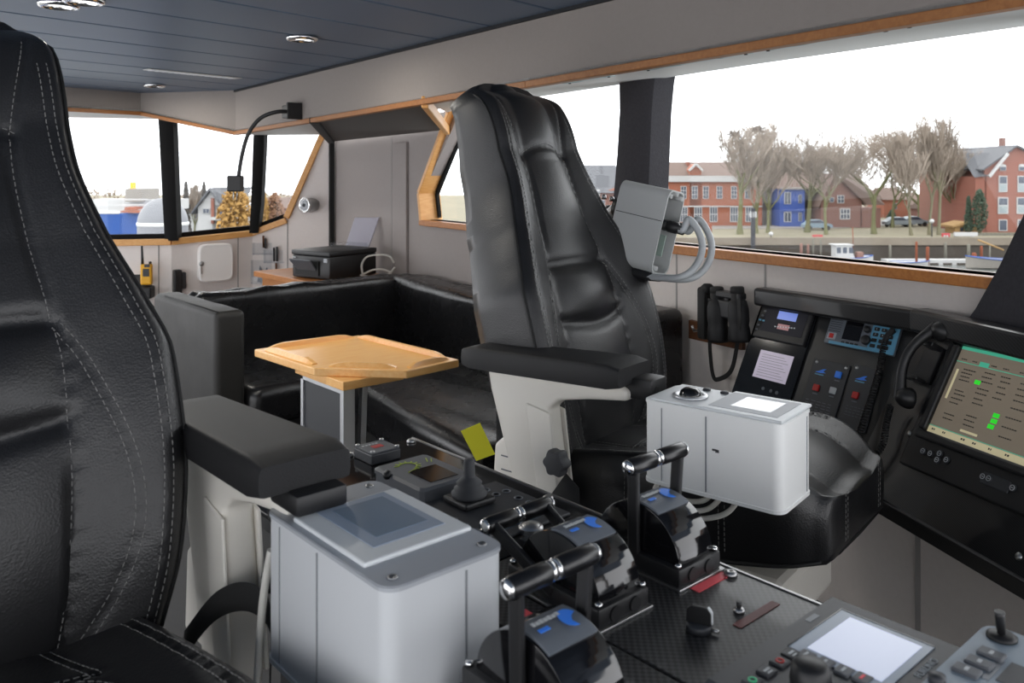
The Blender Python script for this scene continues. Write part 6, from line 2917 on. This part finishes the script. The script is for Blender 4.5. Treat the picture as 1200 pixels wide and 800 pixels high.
# --- grey dome on our own roof deck
dd = 9.5
p0 = pd(191, 300, dd)
t = thing('radome', 'smooth grey dome on the deck right outside the aft windows', 'radome', p0)
R_ = 28 * dd / FPX
m = MB()
hc = (300 - 262) * dd / FPX
prof = [(R_ * .96, -.45), (R_ * .98, 0), (R_, hc)] + [(R_ * cos(radians(a)), hc + R_ * 1.08 * sin(radians(a))) for a in range(10, 90, 8)] + [(0, hc + R_ * 1.08)]
m.lathe((0, 0, 0), prof, 40)
M['radome'] = mat('radome_grey', (.15, .155, .17, 1), 0.5)
finish('dome_shell', m, 'radome', t)
m = MB()
m.lathe((0, 0, 0), [(R_ * 1.02, hc - .02), (R_ * 1.03, hc), (R_ * 1.02, hc + .02)], 40)
finish('joint_ring', m, 'greybox', t)
m = MB()
m.cyl((0, 0, -1.6), (0, 0, -.44), R_ * .5, 20)
finish('pedestal', m, 'midgrey', t)
p = lf(0, 0, 0)
m = MB()
m.poly_prism([z0(K4, .55) + FWD * .6, z0(K2, .55) + FWD * .4, z0(K1, .55) + FWD * 4, z0(K1, .55) + FWD * 5 - RIGHT * 7], UP * -.1)
struct(finish('ground_deck', m, 'ext_grey'))
bpy.data.objects['ground_deck'].location.z = (p0.z - 1.6) - .55


# --- boats and harbour things
def boat(px, yw, length, width, height, label, rot=0.0, cabin=None, hullmat='ext_white', d=100):
    t = thing('motor_boat', label, 'boat', gpt(px, d, WZ), -CA + rot)
    m = MB()
    rings = []
    for i in range(13):
        q = i / 12
        x = (q - .5) * length
        w = width * .5 * (1 - max(0, (q - .55) / .45) ** 2.2) * (1 if q > .02 else .9)
        sh = height * (.75 + .35 * q * q)
        rings.append([Vector((x, -w, sh)), Vector((x, -w * .75, .1 * height)), Vector((x, 0, -.25)), Vector((x, w * .75, .1 * height)), Vector((x, w, sh)), Vector((x, w * .85, sh)), Vector((x, 0, sh * .9)), Vector((x, -w * .85, sh))])
    m.loft(rings, smooth=False)
    finish('hull', m, hullmat, t)
    m = MB()
    m.tube([(r[0].x, r[0].y - .02, r[0].z) for r in rings], .06, 6)
    m.tube([(r[4].x, r[4].y + .02, r[4].z) for r in rings], .06, 6)
    finish('rubbing_rail', m, 'hulk', t)
    if cabin:
        c0, c1, ch, wn_ = cabin
        m = MB()
        m.poly_prism([Vector((c0, -width * .36, height * .8)), Vector((c1, -width * .36, height * .8)), Vector((c1 - .25, -width * .36, height * .8 + ch)), Vector((c0, -width * .36, height * .8 + ch))], (0, width * .72, 0), bev=.04)
        m.bx(c0 - .25, c1 - .1, -width * .42, width * .42, height * .8 + ch, height * .8 + ch + .1)
        cb_ = finish('cabin', m, 'ext_white', t)
        for i in range(wn_):
            w = (c1 - c0) / wn_
            m = MB()
            m.bx(c0 + w * i + w * .12, c0 + w * (i + 1) - w * .2, -width * .36 - .03, width * .36 + .03, height * .8 + ch * .40, height * .8 + ch * .85)
            finish('window', m, 'pane', cb_)
    return t


tb = boat(997, 305, 5.2, 2.1, 1.0, 'white motor boat with a wheelhouse moored in the middle of the big window', 0, (-2.0, .1, 1.5, 3), d=98)
m = MB()
m.tube([(.3, 0, 1.8), (.2, 0, 4.4)], .05, 6)
finish('mast', m, 'piler', tb)
m = MB()
m.bx(.55, 1.4, -.4, .4, .7, 1.5, bev=.15)
finish('deck_bundle', m, 'brick3', tb)
boat(1068, 308, 4.2, 1.6, .55, 'low white open boat in front of the slim tall trunks', 0, None, d=97)
boat(906, 305, 4.0, 1.6, .8, 'red and white boat low at the sill right of the blue signpost', 0, None, 'redsign', 96)
boat(925, 307, 5.0, 1.7, .6, 'pale blue boat beside the red and white boat', 0, None, 'keyblue', 95)
boat(1163, 303, 6.0, 2.2, 1.3, 'grey sailing boat bow half hidden by the leaning dark pillar', 3.14, None, 'ext_grey', 94)
t, L, k = ext('wooden_mast', 'brown lowered boat mast slanting towards the leaning pillar', 'mast', 1160, 96, WZ)
m = MB()
m.tube([L(1146, 281), L(1176, 293)], .1, 8)
finish('spar', m, 'shedwood', t)
m = MB()
m.tube([L(1160, 287), L(1160, 312)], .08, 8)
finish('crutch', m, 'pile', t)
boat(775, 305, 5.0, 1.8, 1.0, 'white boat just below the open grey metal box', 0, (-1.6, .2, .9, 2), d=98)
boat(845, 305, 4.0, 1.7, 1.0, 'small white boat left of the blue signpost', 0, (-1.2, .0, 1.2, 2), d=98)
# floating pontoon
t, L, k = ext('pontoon', 'long white floating jetty in front of the dark quay wall', 'jetty', 1090, 99, WZ)
m = MB()
a, b2 = L(1035, 300), L(1160, 300)
m.bx(a.x, b2.x, -1.0, .6, -.1, .55)
finish('deck', m, 'ext_white', t)
m = MB()
for i in range(8):
    x = a.x + (b2.x - a.x) * (i + .5) / 8
    m.bx(x - .5, x + .5, -1.05, .6, -.12, .2)
finish('floats', m, 'quay', t)
# mooring piles
for x, y0, y1, w, mt, d, lb in ((1074, 283, 312, 1.4, 'piler', 97, 'thin rusty pile with a pale cap, left of the short rusty pile'), (1087, 289, 312, 1.9, 'piler', 97, 'short rusty pile right of the thin capped pile'),
                             (1141.5, 296, 314, 2.6, 'piler', 96, 'thick orange rusty pile near the leaning pillar'), (1108, 284, 304, 1.6, 'pile', 101, 'grey pile under the red lifebuoy sign'),
                             (1135, 286, 305, 1.9, 'pile', 101, 'grey pile below the white barrier beam'), (1043, 287, 303, 1.6, 'pile', 101, 'grey pile right of the white motor boat'),
                             (953, 278, 302, 1.2, 'pile', 100, 'left grey pile under the red sign board'), (962, 280, 302, 1.2, 'pile', 100, 'right grey pile under the red sign board'), (939, 285, 300, 1.8, 'brick3', 100, 'brown pile with white top right of the signpost'),
                             (947, 286, 300, 1.6, 'brick3', 100, 'brown pile next to the red sign board'), (832, 262, 300, 2.4, 'piler', 100, 'rust-coloured post left of the dark signpost'), (1150, 288, 305, 1.6, 'piler', 101, 'dark rusty pile behind the lowered mast')):
    p = gpt(x, d, WZ - .3)
    ht = EYE + (HOR - y0) * d / FPX - p.z
    r = w * d / FPX
    m = MB()
    m.lathe(p, [(r, 0), (r * .95, ht - .1), (r * .7, ht), (0, ht)], 12)
    solo('mooring_pile', m, mt, lb, 'pile', p, 'mooring piles')


def sign(px, d, y0, y1, parts, label, name='signpost', cat='sign'):
    t, L, k = ext(name, label, cat, px, d, WZ if d < 102 else GZ)
    for nm, x0, x1, ya, yb, mt in parts:
        a, b2 = L(x0, yb), L(x1, ya)
        m = MB()
        m.bx(a.x, b2.x, -.08, .08, a.z, b2.z, bev=.02)
        finish(nm, m, mt, t)
    return t


sign(882, 101.5, 244, 290, [('pole', 880, 885, 244, 300, 'ext_dark'), ('board', 878.5, 886.5, 248, 255, 'ext_white')], 'dark bollard-like signpost with a white square board')
sign(958, 104, 275, 290, [('pole', 957.3, 958.7, 276, 279, 'ext_white'), ('board', 952, 964, 275, 280, 'redsign')], 'low red sign board above two grey piles')
t = sign(1108, 104, 273, 290, [('pole', 1107, 1109, 276, 279, 'ext_grey'), ('board', 1103.5, 1113, 273, 282.5, 'redsign')], 'red lifebuoy station sign with two white marks')
k = 103.2 / FPX
m = MB()
for x in (-1.6, 1.6):
    q = Vector((x * k, -.11, EYE - GZ + (HOR - 278) * k))
    m.box(q, (.2, .03, .45))
finish('white_mark', m, 'ext_white', t)
for x, y, d, lb in ((1092, 259, 104, 'white globe lamp on a dark post in front of the slim tall trunks'), (903.5, 274, 103.5, 'white globe lamp low beside the dark signpost'), (1128.5, 261, 112, 'tiny white lamp globe on top of the wooden shed')):
    t, L, k = ext('globe_lamp', lb, 'street lamp', x, d)
    c = L(x, y)
    m = MB()
    m.tube([(0, 0, -.1), (0, 0, c.z)], .07, 8)
    finish('post', m, 'ext_dark', t)
    m = MB()
    r = 2.6 * k if x != 1128.5 else 1.4 * k
    m.lathe(c, [(r * sin(radians(a)), -r * cos(radians(a))) for a in range(0, 181, 15)], 16)
    finish('globe', m, 'ext_white', t)


def car(px, d, label, mtl, ln=4.2):
    t = thing('parked_car', label, 'car', gpt(px, d), -CA)
    m = MB()
    s = ln / 4.2
    prof = [(-2.1, .35), (-2.05, .8), (-1.7, .95), (-1.1, 1.42), (.3, 1.45), (1.1, .98), (1.95, .8), (2.1, .55), (2.1, .35)]
    m.poly_prism([Vector((a * s, -.8, b)) for a, b in prof], (0, 1.6, 0), bev=.06)
    finish('body', m, mtl, t)
    m = MB()
    m.poly_prism([Vector((a * s, -.83, b)) for a, b in ((-1.5, .98), (-1.05, 1.36), (.25, 1.38), (.9, 1.0))], (0, 1.66, 0))
    finish('windows', m, 'pane', t)
    for x in (-1.3, 1.3):
        for y in (-.78, .78):
            m = MB()
            m.cyl((x * s, y - .1, .32), (x * s, y + .1, .32), .32, 14)
            finish('wheel', m, 'black', t)


M['car2'] = mat('car_blue', xs(170, 196, 214), 0.3)
car(957, 117, 'pale blue parked car beside the blue house', 'car2', 4.0)
car(1053, 124, 'silver parked car right of the thickest tree trunk', 'car', 4.4)
car(1071, 126, 'second pale parked car behind the slim trunks', 'car', 4.0)

# low hedge line far behind
m = MB()
rnd = random.Random(77)
for i in range(8000):
    lat = rnd.uniform(-110, 120)
    dd = rnd.uniform(150, 172)
    z = GZ + rnd.random() ** 1.2 * (4.2 + 1.2 * sin(lat * .21) + .8 * sin(lat * .57))
    if 430 < 600 + lat / dd * FPX < 660:
        continue
    c = lf(lat, dd, z)
    s = rnd.uniform(.25, .6)
    n1 = Vector((rnd.uniform(-1, 1), rnd.uniform(-1, 1), rnd.uniform(-1, 1))).normalized()
    n2 = n1.orthogonal().normalized()
    vs = [m.bm.verts.new(c + n1 * s), m.bm.verts.new(c + n2 * s * .7), m.bm.verts.new(c - n1 * s), m.bm.verts.new(c + n1.cross(n2) * s * .6)]
    for f_ in ((0, 1, 3), (1, 2, 3), (2, 0, 3), (2, 1, 0)):
        m.bm.faces.new([vs[j] for j in f_])
o = finish('undergrowth', m, 'twig')
tag(o, 'brownish undergrowth and brush far behind the trees and houses', 'undergrowth', None, 'stuff')

# ================================================================ LIGHT, CAMERA
w = bpy.data.worlds.new('overcast')
SC.world = w
w.use_nodes = True
nt = w.node_tree
N, L_ = nt.nodes, nt.links
bg = N['Background']
tc = N.new('ShaderNodeTexCoord')
sx = N.new('ShaderNodeSeparateXYZ')
cr = N.new('ShaderNodeValToRGB')
cr.color_ramp.elements[0].color = (.95, .96, 1.0, 1)
cr.color_ramp.elements[0].position = .0
cr.color_ramp.elements[1].color = (1.0, 1.0, 1.0, 1)
cr.color_ramp.elements[1].position = .6
L_.new(tc.outputs['Generated'], sx.inputs['Vector'])
L_.new(sx.outputs['Z'], cr.inputs['Fac'])
L_.new(cr.outputs['Color'], bg.inputs['Color'])
bg.inputs['Strength'].default_value = 3.4

cam = bpy.data.cameras.new('camera')
co = bpy.data.objects.new('camera', cam)
COL.objects.link(co)
co.location = EYEP
co.rotation_euler = (radians(90), 0, -CA)
cam.sensor_width = 36
cam.lens = FPX / 1200 * 36
cam.shift_y = -(400 - HOR) / 1200
cam.clip_start = .02
cam.clip_end = 1000
cam.dof.use_dof = True
cam.dof.focus_distance = 2.3
cam.dof.aperture_fstop = 7.0
SC.camera = co
SC.view_settings.view_transform = 'Standard'
SC.view_settings.look = 'None'
SC.view_settings.exposure = 0.0
SC.view_settings.gamma = 1
SC.view_settings.use_curve_mapping = False
SC.cycles.use_denoising = True
SC.cycles.max_bounces = 8
SC.cycles.transparent_max_bounces = 16
SC.cycles.caustics_reflective = False
SC.cycles.caustics_refractive = False
